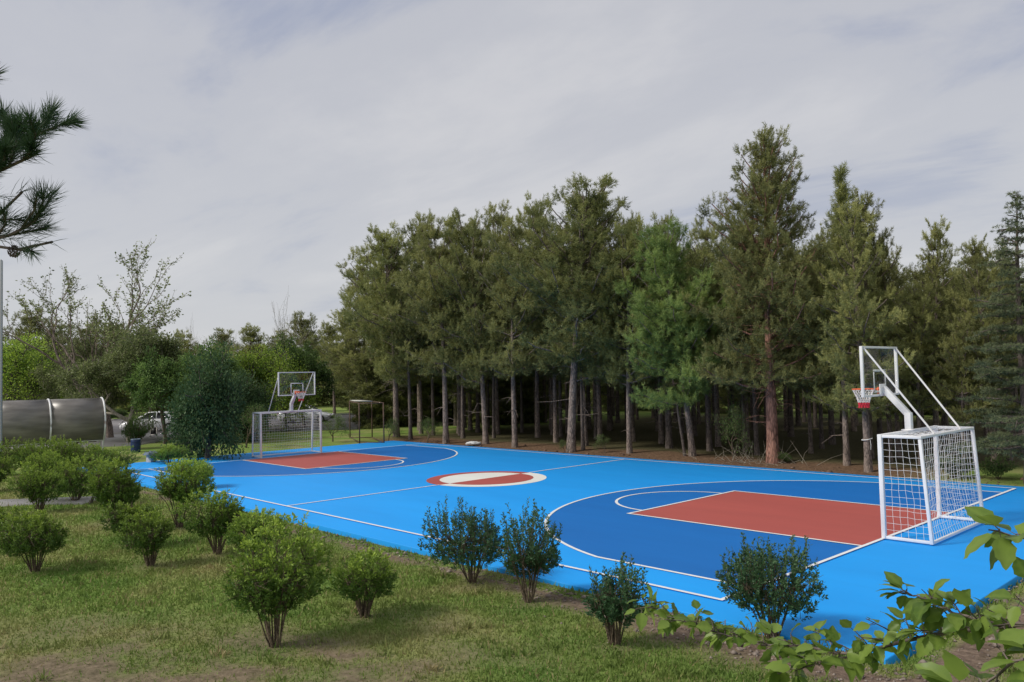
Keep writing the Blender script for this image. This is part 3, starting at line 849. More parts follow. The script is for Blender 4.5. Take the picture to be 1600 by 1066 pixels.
b_fresh = branchy(34, 6, 1.3, .2, levels=5, leaf=.14, per=44, lmat='leaf_fresh', bark='bark_dark', kids=(3, 4), first=1.4, up=.12, ang=.8, leafspread=.45)
b_shrub = branchy(39, 5, 1.3, .12, levels=4, leaf=.17, per=190, lmat='leaf_dark', bark='bark_dark', kids=(3, 4), first=.6, shrink=.92, up=.2, ang=.85, leafspread=.42)
b_under = branchy(41, 2.4, 1.1, .03, levels=4, leaf=.06, per=16, lmat='leaf_green', bark='stem', kids=(3, 4), first=.5, up=.25, ang=.7, leafspread=.2)
b_bare = branchy(36, 9, .9, .12, levels=6, leaf=.06, per=2, lmat='leaf_olive', bark='bark_pale', kids=(2, 3), shrink=.80, first=2.2, up=.35, ang=.45, leafspread=.1)
put(b_sparse, 'sparse_tree', 'tall nearly bare tree with thin spreading twigs against the sky, left of the wood', 172, 0, 10, 362, 1.2, d=52, rz=.5)
put(b_sparse, 'sparse_tree', 'shorter twiggy tree leaning left beside the tall nearly bare one', 140, 0, 10, 408, 1.2, d=55, rz=2.6)
put(b_bare, 'bare_sapling', 'low bare sapling top over the green trees, between the tall bare tree and the pines', 322, 0, 9, 488, .8, d=58, rz=1)
put(b_bare, 'bare_birch', 'pale slim bare birch rising behind the far backboard', 447, 0, 9, 447, .75, d=58, rz=2)
put(b_olive, 'olive_green_tree', 'grey green tree with drooping sprays over the road, in front of the white car bonnet', 203, 0, 6, 508, 1.0, d=47, rz=1)
put(b_olive, 'olive_green_tree', 'grey green tree left of the white car, reaching toward the shelter roof', 140, 0, 6, 528, .8, d=60, rz=3)
put(b_green, 'green_tree', 'mid green tree with a dark trunk standing before the white car roof', 258, 0, 6, 528, .85, d=46, rz=1.3)
put(b_green, 'green_tree', 'rounded mid green tree above the big dark shrub', 318, 0, 6, 524, .95, d=50, rz=4)
put(b_fresh, 'fresh_green_tree', 'bright green tree at the left picture edge behind the lamp post', 18, 0, 6, 530, 1.0, d=62, rz=2)
put(b_fresh, 'fresh_green_tree', 'bright green tree behind the far goal and hoop', 412, 0, 6, 545, .9, d=56, rz=0.4)
put(b_green, 'green_tree', 'leafy tree between the far hoop and the pine wood', 475, 0, 6, 520, .8, d=60, rz=5.2)
put(b_shrub, 'dark_shrub', 'big dark evergreen shrub at the far left corner of the blue court', 324, 716, 5, 548, .6, rz=1, cat='shrub')
put(b_shrub, 'dark_shrub', 'dark shrub pressed between the big dark shrub and the far goal', 365, 0, 5, 585, .8, d=46, rz=3, cat='shrub')
# pines beyond the road on the left
for px, top, d, kd, lab in (
    (-30, 500, 92, 'round1', 'far pine beyond the road, cut by the left picture edge'), (40, 492, 88, 'round3', 'far dark pine beyond the road, right of the lamp post'),
    (88, 506, 92, 'round2', 'far pine beyond the road, between the lamp post and the bare trees'), (128, 512, 86, 'round3', 'far pine beyond the road behind the leaning twiggy tree'),
    (175, 512, 95, 'round1', 'far pine beyond the road behind the tall nearly bare tree'), (235, 518, 92, 'round3', 'far pine beyond the road behind the white car'),
    (290, 522, 95, 'round2', 'far pine beyond the road just right of the white car'), (345, 520, 90, 'round3', 'far pine beyond the road over the big dark shrub'),
    (392, 513, 88, 'round1', 'far pointed pine showing left of the bare birch'), (435, 522, 90, 'round2', 'far pine beyond the road behind the bare birch'),
    (482, 497, 84, 'round3', 'far broad pine showing right of the bare birch'), (522, 510, 80, 'round1', 'far pine beside the left shoulder of the wood'),
    (556, 498, 70, 'round3', 'mid distance pine tucked under the left shoulder of the wood')):
    P = at_depth(px, d)
    place_pine(kd, px, 0, top, lab, fat=1.25, group='pines beyond the road', P=P)
for q_, px in enumerate(range(575, 860, 19)):
    P = at_depth(px, 57 + (q_ * 5 % 9))
    s_ = .62 + .1 * (q_ * 7 % 5) / 5
    tree_from(PR['low'][0], 'pine_tree', 'low bushy pine closing the left end of the wood behind the trunks', 'tree', (P[0], P[1], -.05), q_ * 1.3, (s_ * 1.25, s_ * 1.25, s_), 'low pines behind the left trunks')
for q_, (px, d) in enumerate([(x_, 104 + (x_ * 7 % 13)) for x_ in range(-60, 800, 34)]):
    m, H0 = PR['low']
    P = at_depth(px, d)
    tree_from(m, 'pine_tree', 'low pine in the farthest tree belt, hardly seen past the road', 'tree', (P[0], P[1], -.3), q_ * 1.7, (1.6, 1.6, 1.05), 'pines of the farthest belt')

# ------------------------------------------------------------------ shrubs on the lawn
def bush(seed, kind, H, Wd):
    """many-stemmed shrub: stems fan out of one foot into a rounded leafy head"""
    rs = np.random.RandomState(seed)
    Rr = Wd / 2
    S = Geo(); C = Geo(); P, D, Hh = [], [], []
    top = {'blue': .74, 'mix': .86, 'fresh': .9}[kind]
    ns = rs.randint(16, 22)
    cz = H * .54 * (top / .86); hz_ = H * .44 * (top / .86)
    ends = []
    for k_ in range(ns):
        az = k_ * 2.399 + rs.normal(0, .2); rr = math.sqrt((k_ + .5) / ns) * .85
        e_ = np.array([math.cos(az) * Rr * rr, math.sin(az) * Rr * rr, cz + hz_ * (1 - rr * rr) * rs.uniform(.2, .9)])
        b_ = np.array([math.cos(az) * .05, math.sin(az) * .05, -.02])
        mid = b_ * .45 + e_ * .55; mid[2] += .03 * H; mid[:2] *= .86
        S.tube([b_, b_ * .7 + mid * .3 + rs.normal(0, .01, 3), mid + rs.normal(0, .015, 3), e_], [.014, .011, .008, .004], 5)
        ends.append((mid, e_))
        for f_ in range(5):
            q_ = rs.uniform(.3, 1); s0 = mid * (1 - q_) + e_ * q_
            t_ = s0 + unit(rs.normal(size=3) + np.array([math.cos(az), math.sin(az), .8]) * .9) * rs.uniform(.1, .26) * H
            S.tube([s0, t_], [.005, .002], 3)
    lump = [(unit(rs.normal(size=3)), rs.uniform(.6, 1.3)) for _ in range(10)]
    ox, oy = rs.normal(0, .10 * Rr, 2)
    nt_ = int((620 if kind == 'fresh' else 620) * (Rr / .6) * (H / 1.1))
    for k_ in range(nt_):
        u_ = unit(rs.normal(size=3)); r_ = rs.rand() ** .38
        lf = 1.0
        for a_, b_ in lump:
            lf += (b_ - 1) * max(0, float(u_ @ a_)) ** 3 * 1.5
        zz = u_[2] if u_[2] > 0 else u_[2] * .82
        pos = np.array([u_[0] * Rr * r_ * lf, u_[1] * Rr * r_ * lf, cz + zz * hz_ * r_ * lf])
        if pos[2] < H * (.26 if kind != 'fresh' else .12): continue
        # head narrows toward the foot
        k2 = min(1, (.36 if kind != 'fresh' else .55) + (.64 if kind != 'fresh' else .45) * (pos[2] / (cz))) if pos[2] < cz else 1
        pos[:2] *= k2; pos[0] += ox * pos[2] / H; pos[1] += oy * pos[2] / H
        dv = unit(np.array([u_[0] * .7, u_[1] * .7, .75]) + rs.normal(0, .3, 3))
        ln = rs.uniform(.07, .15)
        if kind == 'blue' and u_[2] > .25 and rs.rand() < .3: ln = rs.uniform(.2, .40); dv = unit(dv * .35 + np.array([0, 0, 1]))
        elif kind == 'fresh' and u_[2] > .1 and rs.rand() < .3: ln = rs.uniform(.13, .22)
        m = int(9 + ln * 62)
        tt = np.linspace(.05, 1, m)[:, None]
        base_ = pos + dv * ln * tt
        out = unit(rs.normal(size=(m, 3))); ld = unit(dv * .9 + out * .9)
        P.append(base_ + out * .006); D.append(ld)
        young = max(0, u_[2] * .8 + .2) * r_ * (1.0 if kind != 'blue' else .45)  # new growth, plus sunlit tops and shaded bottoms put into the leaf colour
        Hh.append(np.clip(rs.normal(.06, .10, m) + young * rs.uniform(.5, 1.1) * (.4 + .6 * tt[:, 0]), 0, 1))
        if ln > .13:
            j_ = min(range(ns), key=lambda q: float(np.sum((ends[q][1] - pos) ** 2)))
            S.tube([ends[j_][1], pos, pos + dv * ln], [.004, .0035, .0015], 3)
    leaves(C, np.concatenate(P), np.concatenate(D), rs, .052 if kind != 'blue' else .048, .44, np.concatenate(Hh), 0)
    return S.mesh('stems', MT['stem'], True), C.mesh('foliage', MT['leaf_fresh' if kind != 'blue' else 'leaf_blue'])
BL = ['round shrub on thin bare stems, nearest of those by the left picture edge',
 'compact round green shrub behind the leftmost stemmed shrub, before the concrete path',
 'shrub with bright green top beside a dark slanting stake, left of the blue gap',
 'middle sized loose shrub left of the two small overlapping shrubs near the lawn centre left',
 'small round shrub in front of the loose one, left part of the lawn',
 'tall dense shrub hiding the near left corner of the court line',
 'shrub on fanned stems standing against the court edge, right of the tall dense one',
 'bright green shrub directly behind the largest foreground shrub',
 'largest foreground shrub, vase shaped on a fan of bare stems, lower left',
 'small vase shaped shrub alone on the grass, right of the largest one',
 'dark green shrub with long tip shoots at the court edge, left of a pair',
 'dark green shrub with upright shoots, right one of the pair before the three point line',
 'small leggy shrub with upright shoots at bottom centre, before the court corner',
 'wide blue green shrub on fanned stems covering the near corner of the court',
 'small light green shrub at the far left foot of the court, beside the pale block',
 'small shrub squeezed behind the tall dense one at the court edge',
 'shrub cut by the left edge of the picture']
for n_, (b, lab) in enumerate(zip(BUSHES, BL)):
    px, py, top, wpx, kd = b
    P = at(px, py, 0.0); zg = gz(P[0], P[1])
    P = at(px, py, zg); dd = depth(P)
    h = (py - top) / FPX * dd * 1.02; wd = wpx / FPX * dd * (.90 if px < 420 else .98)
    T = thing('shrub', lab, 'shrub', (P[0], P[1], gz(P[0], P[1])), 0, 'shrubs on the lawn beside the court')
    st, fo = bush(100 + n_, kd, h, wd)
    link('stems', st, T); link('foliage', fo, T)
# hedge of separate shrubs at the left
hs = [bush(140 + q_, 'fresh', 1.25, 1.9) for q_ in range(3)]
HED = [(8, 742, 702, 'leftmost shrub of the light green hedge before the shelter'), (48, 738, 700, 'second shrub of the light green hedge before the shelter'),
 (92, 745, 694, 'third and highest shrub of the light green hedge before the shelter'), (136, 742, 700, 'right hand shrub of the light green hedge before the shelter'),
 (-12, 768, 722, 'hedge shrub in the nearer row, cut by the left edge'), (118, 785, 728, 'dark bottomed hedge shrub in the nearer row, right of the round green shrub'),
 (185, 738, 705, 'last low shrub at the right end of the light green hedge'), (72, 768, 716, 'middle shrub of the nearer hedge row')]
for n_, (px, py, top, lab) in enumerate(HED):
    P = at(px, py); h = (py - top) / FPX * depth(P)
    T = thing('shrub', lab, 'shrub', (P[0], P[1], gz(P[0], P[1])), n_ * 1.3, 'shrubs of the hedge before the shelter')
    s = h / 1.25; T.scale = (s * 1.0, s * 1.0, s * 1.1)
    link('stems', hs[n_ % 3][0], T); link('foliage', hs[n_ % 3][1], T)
# low shrubs by the road and wood edge
for n_, (px, py, top, fat, lab) in enumerate([(216, 701, 655, .55, 'dark round shrub between the blue barrel and the white car'), (187, 657, 640, 1.2, 'low dark hedge bush beyond the road, left of the white car'),
    (172, 657, 642, 1.3, 'low dark hedge bush beyond the road, touching the shelter outline'),
    (520, 690, 652, .8, 'shrub on the grass between far goal and rusty frame'), (607, 688, 655, .6, 'shrub under the leftmost pine, right of the rusty frame'),
    (668, 690, 655, .8, 'green undergrowth bush between the leftmost pines and the bushy one'), (945, 706, 680, .7, 'young bush sprouting right of the thickest pine trunk'),
    (882, 704, 686, .6, 'tiny bush at the foot of the thickest pine trunk'), (1145, 717, 640, .45, 'upright leafy sapling bush left of the tallest pine'), (1225, 722, 708, .9, 'tiny green tuft at the foot of the tallest pine'),
    (385, 700, 640, .7, 'shrub behind the left post of the far goal'), (1490, 745, 715, 1.0, 'low bush on the wood edge behind the near goal net'), (1560, 748, 720, 1.0, 'low bush under the layered cedar')]):
    P = at(px, py); h = (py - top) / FPX * depth(P)
    T = thing('shrub', lab, 'shrub', (P[0], P[1], gz(P[0], P[1]) if abs(P[0]) < 50 else 0), n_ * 1.1, 'wild shrubs around the court')
    if px in (520, 607, 668, 945, 882, 1145, 385):
        s = h / 2.4 * 1.1; T.scale = (s * fat * 1.5, s * fat * 1.5, s); link('stems', b_under[0], T); link('foliage', b_under[1], T); continue
    s = h / 1.25; T.scale = (s * fat, s * fat, s)
    link('stems', hs[n_ % 3][0], T)
    fm = hs[n_ % 3][1]
    if 'w_dark' not in MT:
        MT['w_dark'] = [m_.copy() for m_ in (hs[0][1], hs[1][1], hs[2][1])]
        for m_ in MT['w_dark']:
            m_.materials.clear(); m_.materials.append(MT['leaf_green'])
    link('foliage', MT['w_dark'][n_ % 3], T)
# brushwood at the foot of the tall pine
rs = np.random.RandomState(8)
g = Geo()
for k_ in range(70):
    o_ = np.array([rs.normal(0, .9), rs.normal(0, .35), 0]); d_ = unit(rs.normal(0, 1, 3) * [1, 1, .6] + [0, 0, .7]); l_ = rs.uniform(.4, 1.1)
    g.tube([o_, o_ + d_ * l_ * .5 + rs.normal(0, .05, 3), o_ + d_ * l_ + rs.normal(0, .1, 3)], [.009, .006, .003], 3)
P = at(1168, 721); o = build(g, 'brushwood', MT['bark_pale']); o.location = (P[0], P[1] + .2, -.03)
tag(o, 'dry tangle of dead twigs left of the tallest pine trunk', 'brushwood', kind='stuff')

# ------------------------------------------------------------------ grass blades, gravel
rs = np.random.RandomState(21)
n_try = 640000
dd = 6.5 * (30 / 6.5) ** rs.rand(n_try); pxs = rs.uniform(-700, 2000, n_try)
lat = (pxs - 800) / FPX * dd
fx, fy = sdir[0], sdir[1]
fh = np.array([_f[0], _f[1]]) / math.hypot(_f[0], _f[1])
X_ = CAM[0] + fh[0] * dd + _r0[0] * lat; Y_ = CAM[1] + fh[1] * dd + _r0[1] * lat
keep = ~((X_ > SX0 - .05) & (X_ < SX1 + .05) & (Y_ > SY0 - .05) & (Y_ < SY1 + .05)) & (Y_ < SY1)
X_, Y_, dd = X_[keep], Y_[keep], dd[keep]
def lookup(arr, X, Y):
    ix = np.clip(np.searchsorted(gxs, X) - 1, 0, nx - 2); iy = np.clip(np.searchsorted(gys, Y) - 1, 0, ny - 2)
    tx = (X - gxs[ix]) / (gxs[ix + 1] - gxs[ix]); ty = (Y - gys[iy]) / (gys[iy + 1] - gys[iy])
    a_ = arr.reshape(ny, nx)
    return a_[iy, ix] * (1 - tx) * (1 - ty) + a_[iy, ix + 1] * tx * (1 - ty) + a_[iy + 1, ix] * (1 - tx) * ty + a_[iy + 1, ix + 1] * tx * ty
dv = lookup(GD, X_, Y_); zz = lookup(GV[:, 2], X_, Y_)
keep = rs.rand(len(X_)) > dv * 1.05
X_, Y_, dd, zz, dv = X_[keep], Y_[keep], dd[keep], zz[keep], dv[keep]
n_ = len(X_); print('blades', n_)
hgt = rs.gamma(4, .0105, n_) * (1 - dv * .4) * (1 + .02 * dd); an = rs.uniform(0, 2 * PI, n_); wb = .0035 + .0007 * dd
B = np.stack([X_, Y_, zz - .005], 1); side = np.stack([np.cos(an), np.sin(an), 0 * an], 1) * wb[:, None]
lean_ = np.stack([rs.normal(0, .5, n_), rs.normal(0, .5, n_), np.ones(n_)], 1)
tip = B + unit(lean_) * hgt[:, None]
g = Geo(); g.add(np.stack([B - side, B + side, tip], 1).reshape(-1, 3), np.arange(n_ * 3).reshape(-1, 3), np.repeat(rs.rand(n_), 3))
pick = rs.choice(n_, 760, replace=False)          # taller weed clumps among the grass
for q_ in pick:
    if dd[q_] > 18: continue
    nb_ = rs.randint(10, 34); o_ = np.array([X_[q_], Y_[q_], zz[q_]]); sp_ = rs.uniform(.03, .16)
    bb_ = o_ + np.concatenate([rs.normal(0, sp_, (nb_, 2)), np.zeros((nb_, 1))], 1)
    aa_ = rs.uniform(0, 2 * PI, nb_); ss_ = np.stack([np.cos(aa_), np.sin(aa_), 0 * aa_], 1) * rs.uniform(.006, .014, (nb_, 1))
    up_ = unit(np.concatenate([rs.normal(0, .55, (nb_, 2)), np.ones((nb_, 1))], 1)) * rs.uniform(.05, .15, (nb_, 1))
    mid_ = bb_ + up_ * .5; ti_ = bb_ + up_ * [1, 1, .85]
    vv_ = np.stack([bb_ - ss_ * .4, bb_ + ss_ * .4, mid_ + ss_, ti_, mid_ - ss_], 1).reshape(-1, 3)
    ii_ = np.arange(nb_)[:, None] * 5
    g.add(vv_, np.concatenate([ii_ + [[0, 1, 2]], ii_ + [[0, 2, 4]], ii_ + [[4, 2, 3]]]), rs.choice([-.5, -.3, .1, .95], p=[.35, .3, .25, .1]))
bm_ = bpy.data.materials.new('grass_blades'); bm_.use_nodes = True
t = bm_.node_tree; p = t.nodes['Principled BSDF']; p.inputs['Roughness'].default_value = .6; p.inputs['Specular IOR Level'].default_value = .2
ge, gr = grass_colour(t)
av = N(t, 'ShaderNodeAttribute', attribute_name='v')
h_ = N(t, 'ShaderNodeHueSaturation'); mr = N(t, 'ShaderNodeMapRange'); mr.inputs['To Min'].default_value = .85; mr.inputs['To Max'].default_value = 1.2
L(t, av, 'Fac', mr, 0); L(t, mr, 0, h_, 'Value'); L(t, gr, 0, h_, 'Color')
rr_ = N(t, 'ShaderNodeMath', operation='GREATER_THAN'); rr_.inputs[1].default_value = .9; L(t, av, 'Fac', rr_, 0)
mm = N(t, 'ShaderNodeMix', data_type='RGBA'); mm.inputs[7].default_value = (.34, .29, .14, 1); L(t, rr_, 0, mm, 0); L(t, h_, 0, mm, 6)
L(t, mm, 2, p, 'Base Color')
tr = N(t, 'ShaderNodeBsdfTranslucent'); L(t, mm, 2, tr, 0); mx = N(t, 'ShaderNodeMixShader'); mx.inputs[0].default_value = .3
L(t, p, 0, mx, 1); L(t, tr, 0, mx, 2); L(t, mx, 0, t.nodes['Material Output'], 0)
tag(build(g, 'grass', bm_), 'short rough lawn grass with straw coloured blades', 'grass', kind='stuff')

def stones(n_, sampler, smin, smax, seed):
    rs = np.random.RandomState(seed); g = Geo()
    o_ = np.array([(1, 0, 0), (-1, 0, 0), (0, 1, 0), (0, -1, 0), (0, 0, 1), (0, 0, -1)], float)
    f_ = np.array([[0, 2, 4], [2, 1, 4], [1, 3, 4], [3, 0, 4], [2, 0, 5], [1, 2, 5], [3, 1, 5], [0, 3, 5]])
    for _ in range(n_):
        x, y = sampler(rs); s = rs.uniform(smin, smax) * (1 + 1.5 * (rs.rand() < .05))
        v = o_ * s * rs.uniform(.6, 1.3, (6, 1)) * np.array([1, 1, .6]); a_ = rs.uniform(0, 6.28)
        v = v @ np.array([[math.cos(a_), -math.sin(a_), 0], [math.sin(a_), math.cos(a_), 0], [0, 0, 1]])
        g.add(v + [x, y, gz(x, y) + s * .2], f_, rs.rand())
    return g
def near_edge(rs):
    if rs.rand() < .72:
        x = SX0 + (SX1 + 1.5 - SX0) * rs.rand() ** .45; return x, SY0 - .03 - abs(rs.normal(0, .28 + .35 * smooth(x, 9, 15)))
    return SX1 + .03 + abs(rs.normal(0, .5)), rs.uniform(SY0 - 1, SY1)
tag(build(stones(3600, near_edge, .008, .03, 5), 'gravel', MT['stone']), 'loose stones and clods along the edge of the blue slab', 'gravel', kind='stuff')
def far_edge(rs):
    return rs.uniform(SX0, SX1), SY1 + .05 + abs(rs.normal(0, .7))
tag(build(stones(900, far_edge, .01, .045, 6), 'forest_debris', mat('forest_debris', (.25, .15, .10), .9, col2=(.08, .05, .035), nscale=6)), 'cones, clods and stones on the bare soil before the pines', 'debris', kind='stuff')

# ------------------------------------------------------------------ road, pavement, path on the left
def band(d0, d1, l0, l1, z, name, m, zt=0.12, label=None):
    """level strip square to the road's direction, measured from the eye's foot point"""
    g = Geo(); c = []
    for d_, l_ in ((d0, l0), (d0, l1), (d1, l1), (d1, l0)):
        c.append((CAM[0] + fh[0] * d_ + _r0[0] * l_, CAM[1] + fh[1] * d_ + _r0[1] * l_))
    g.add([(x, y, z - zt) for x, y in c] + [(x, y, z) for x, y in c], [[4, 5, 6, 7], [0, 1, 5, 4], [1, 2, 6, 5], [2, 3, 7, 6], [3, 0, 4, 7]])
    o = build(g, name, m); tag(o, label, kind='structure'); return o
band(56.0, 79, -120, -11, .035, 'road', MT['asphalt'], .2, 'wide pale road beyond the court on the left')
band(55.6, 55.99, -120, -11, .15, 'kerb', MT['kerb'], .3, 'near kerb of the road')
band(79.01, 79.5, -120, -11, .17, 'kerb', MT['kerb'], .3, 'far kerb of the road')
band(44.5, 55.59, -80, -21.5, .06, 'pavement', MT['pavement'], .2, 'pale pavement before the road by the shelter')
P0 = at(-60, 790); P1 = at(142, 783)
g = Geo(); a_ = np.array(P0[:2]); b_ = np.array(P1[:2]); dr = unit(b_ - a_); nr = np.array([-dr[1], dr[0]])
a_ = a_ - dr * 8
pt_ = [a_ - nr * .6, b_ - nr * .6, b_ + nr * .6, a_ + nr * .6]
g.add([(x, y, .06 + (gz(x, y) * 0)) for x, y in pt_] + [(x, y, -.15) for x, y in pt_], [[0, 1, 2, 3], [4, 5, 1, 0], [5, 6, 2, 1], [6, 7, 3, 2], [7, 4, 0, 3]])
tag(build(g, 'path', MT['pavement']), 'short concrete path across the lawn at the left', kind='structure')

# ------------------------------------------------------------------ parked cars
MT['carpaint'] = mat('white_car_paint', (.78, .79, .80), .18)
MT['carpaint2'] = mat('silver_car_paint', (.60, .62, .63), .2, .3)
MT['glass_dark'] = mat('dark_car_glass', (.02, .024, .028), .05)
MT['tyre'] = mat('tyre_rubber', (.02, .02, .02), .8)
MT['rim'] = mat('wheel_rim', (.5, .5, .52), .3, .8)
MT['lamp'] = mat('lamp_glass', (.75, .76, .78), .1)
MT['tail'] = mat('tail_lamp', (.45, .02, .02), .2)
MT['black'] = mat('black_plastic', (.02, .02, .02), .5)
def make_car(label, loc, rz, paint):
    T = thing('parked_car', label, 'car', loc, rz, 'cars on the road behind the trees')
    # lower body: cross sections along x (front at +x)
    xs = [-2.2, -2.14, -1.9, -1.35, -.6, .3, .95, 1.5, 1.95, 2.15, 2.22]
    top = [.70, .86, .98, 1.0, .95, .93, .90, .82, .72, .62, .50]
    bot = [.42, .30, .24, .22, .2, .2, .2, .2, .22, .26, .36]
    hw = [.70, .80, .87, .89, .90, .90, .89, .88, .84, .76, .62]
    g = Geo(); V = []
    for x, tz, bz, w_ in zip(xs, top, bot, hw):
        prof = [(-w_ * .92, bz), (-w_, bz + .15), (-w_, tz - .16), (-w_ * .9, tz - .03), (0, tz), (w_ * .9, tz - .03), (w_, tz - .16), (w_, bz + .15), (w_ * .92, bz)]
        V += [(x, y, z) for y, z in prof]
    n9 = 9; F = []
    for i_ in range(len(xs) - 1):
        for j_ in range(n9):
            F.append([i_ * n9 + j_, i_ * n9 + (j_ + 1) % n9, (i_ + 1) * n9 + (j_ + 1) % n9, (i_ + 1) * n9 + j_])
    g.add(V, [f[::-1] for f in F]); g.F.append(np.array([list(range(n9))])); g.F.append(np.array([[(len(xs) - 1) * n9 + q for q in range(n9)][::-1]]))
    bd = build(g, 'body', MT[paint], T, True)
    # cabin
    g = Geo(); cs = [(-1.75, .93, .93, .78), (-1.05, 1.38, .9, .60), (-.35, 1.46, .9, .60), (.25, 1.42, .9, .60), (1.15, .90, .88, .78)]
    V = []
    for x, tz, bz, w_ in cs: V += [(x, -.82, bz), (x, -w_, tz), (x, w_, tz), (x, .82, bz)]
    F = []
    for i_ in range(4):
        for j_ in range(3): F.append([i_ * 4 + j_, (i_ + 1) * 4 + j_, (i_ + 1) * 4 + j_ + 1, i_ * 4 + j_ + 1])
    g.add(V, F); build(g, 'cabin', MT[paint], T, True)
    # glass set a few millimetres proud of the cabin
    def quad(pts, off):
        g = Geo(); pts = np.array(pts, float); nn = unit(np.cross(pts[1] - pts[0], pts[2] - pts[0]))
        if nn @ np.array(off) < 0: nn = -nn
        g.add(np.concatenate([pts + nn * .012, pts - nn * .01]), [list(range(len(pts)))] + [[len(pts) + q for q in range(len(pts))][::-1]] + [[q, (q + 1) % len(pts), len(pts) + (q + 1) % len(pts), len(pts) + q] for q in range(len(pts))]); return g
    for s in (-1, 1):
        def sidep(x, f): 
            X0 = [c[0] for c in cs]; tz = np.interp(x, X0, [c[1] for c in cs]); wz = np.interp(x, X0, [c[3] for c in cs]); bz = .92
            return (x, s * (.82 + (wz - .82) * f), bz + (tz - bz) * f)
        for xa, xb, xc, xd in ((-1.4, -.45, -.45, -1.0), (-.37, .78, .22, -.37)):
            build(quad([sidep(xa, .1), sidep(xb, .1), sidep(xc, .88), sidep(xd, .88)], (0, s, 0)), 'side_window', MT['glass_dark'], T)
        g = Geo(); g.box((.72, s * .93, .98), (.14, .2, .12)); build(g, 'mirror', MT[paint], T, bevel=.03)
        g = Geo(); g.box((2.06, s * .62, .60), (.24, .3, .13)); build(g, 'headlight', MT['lamp'], T, bevel=.03)
        g = Geo(); g.box((-2.12, s * .62, .76), (.16, .32, .15)); build(g, 'tail_lamp', MT['tail'], T, bevel=.03)
        for x in (-1.35, 1.38):
            g = Geo(); an = np.linspace(0, 2 * PI, 25)[:-1]
            def ringp(r, y): return [(x + r * math.cos(q), s * y, .32 + r * math.sin(q)) for q in an]
            rad = [(.2, .915), (.30, .92), (.325, .90), (.325, .72)]
            for r_, y_ in rad: g.V.append(np.array(ringp(r_, y_))); g.A.append(np.zeros(24))
            for q in range(3):
                for j_ in range(24): g.F.append(np.array([[q * 24 + j_, q * 24 + (j_ + 1) % 24, (q + 1) * 24 + (j_ + 1) % 24, (q + 1) * 24 + j_]]))
            wh = build(g, 'wheel', MT['tyre'], T, True)
            g = Geo(); g.add([(x + .2 * math.cos(q), s * .912, .32 + .2 * math.sin(q)) for q in an] + [(x, s * .93, .32)], [[j_, (j_ + 1) % 24, 24] for j_ in range(24)]); build(g, 'rim', MT['rim'], wh)
    build(quad([(.33, -.52, 1.36), (1.05, -.70, .96), (1.05, .70, .96), (.33, .52, 1.36)], (1, 0, 1)), 'windscreen', MT['glass_dark'], T)
    build(quad([(-1.12, -.52, 1.33), (-1.66, -.68, .99), (-1.66, .68, .99), (-1.12, .52, 1.33)], (-1, 0, 1)), 'rear_window', MT['glass_dark'], T)
    g = Geo(); g.box((2.17, 0, .36), (.14, .9, .14)); build(g, 'grille', MT['black'], T, bevel=.02)
    return T
rd = math.atan2(_r0[1], _r0[0])
P = at_depth(240, 58.5); make_car('white car half hidden by a tree trunk and the big dark shrub', (P[0], P[1], .035), rd + PI + .12, 'carpaint')
P = at_depth(478, 66); make_car('pale silver car seen through the netting of the far goal', (P[0], P[1], .035), rd, 'carpaint2')

# ------------------------------------------------------------------ barrel vaulted shelter
sm = bpy.data.materials.new('smoked_polycarbonate'); sm.use_nodes = True
t = sm.node_tree; p = t.nodes['Principled BSDF']; p.inputs['Roughness'].default_value = .33
ge = N(t, 'ShaderNodeNewGeometry'); n_ = N(t, 'ShaderNodeTexNoise'); n_.inputs['Scale'].default_value = 1.1; n_.inputs['Detail'].default_value = 6; L(t, ge, 'Position', n_, 0)
mpn = N(t, 'ShaderNodeMapping'); mpn.inputs['Scale'].default_value = (.5, .5, 2.5); L(t, ge, 'Position', mpn, 0); L(t, mpn, 0, n_, 0)
r = N(t, 'ShaderNodeValToRGB'); r.color_ramp.elements[0].position = .3; r.color_ramp.elements[0].color = (.14, .13, .12, 1); r.color_ramp.elements[1].position = .7; r.color_ramp.elements[1].color = (.38, .355, .33, 1)
L(t, n_, 0, r, 0); L(t, r, 0, p, 'Base Color')
tp = N(t, 'ShaderNodeBsdfTransparent'); tp.inputs[0].default_value = (.35, .31, .28, 1); mx = N(t, 'ShaderNodeMixShader'); mx.inputs[0].default_value = .28
L(t, p, 0, mx, 1); L(t, tp, 0, mx, 2); L(t, mx, 0, t.nodes['Material Output'], 0)
P = at_depth(160, 42.5)
ang = rd - R(180) + R(38)          # long axis runs left and toward us
SH = thing('vaulted_shelter', 'long round backed shelter of smoked panels with white ribs, left of the white car', 'shelter', (P[0], P[1], 0), ang)
def arch(x, n=15, r0=0.0):
    # back foot at y=+0.1, curving up and over to the front edge
    out = []
    for q in np.linspace(-.34 * PI, .62 * PI, n):
        out.append((x, (1.02 + r0) * math.cos(q) - .25, 1.60 + (1.20 + r0) * math.sin(q)))
    return out
BAY = 2.5
for k_ in range(7):
    g = Geo(); g.tube(arch(k_ * BAY), .045, 6)
    g.tube([arch(k_ * BAY)[0], (k_ * BAY, .10, -.1)], .045, 6)
    build(g, 'rib', MT['white'], SH, True)
    g = Geo(); g.tube([(k_ * BAY, -.72, -.1), (k_ * BAY, -.62, 2.65)], .035, 6); build(g, 'front_post', MT['metal'], SH, True)
for k_ in range(6):
    a_ = arch(k_ * BAY + .04, 21, -.01); b_ = arch((k_ + 1) * BAY - .04, 21, -.01)
    g = Geo(); g.add(a_ + b_, [[q, q + 1, 22 + q, 21 + q] for q in range(20)]); o = build(g, 'roof_panel', sm, SH, True)
    so_ = o.modifiers.new('thick', 'SOLIDIFY'); so_.thickness = .008
g = Geo()
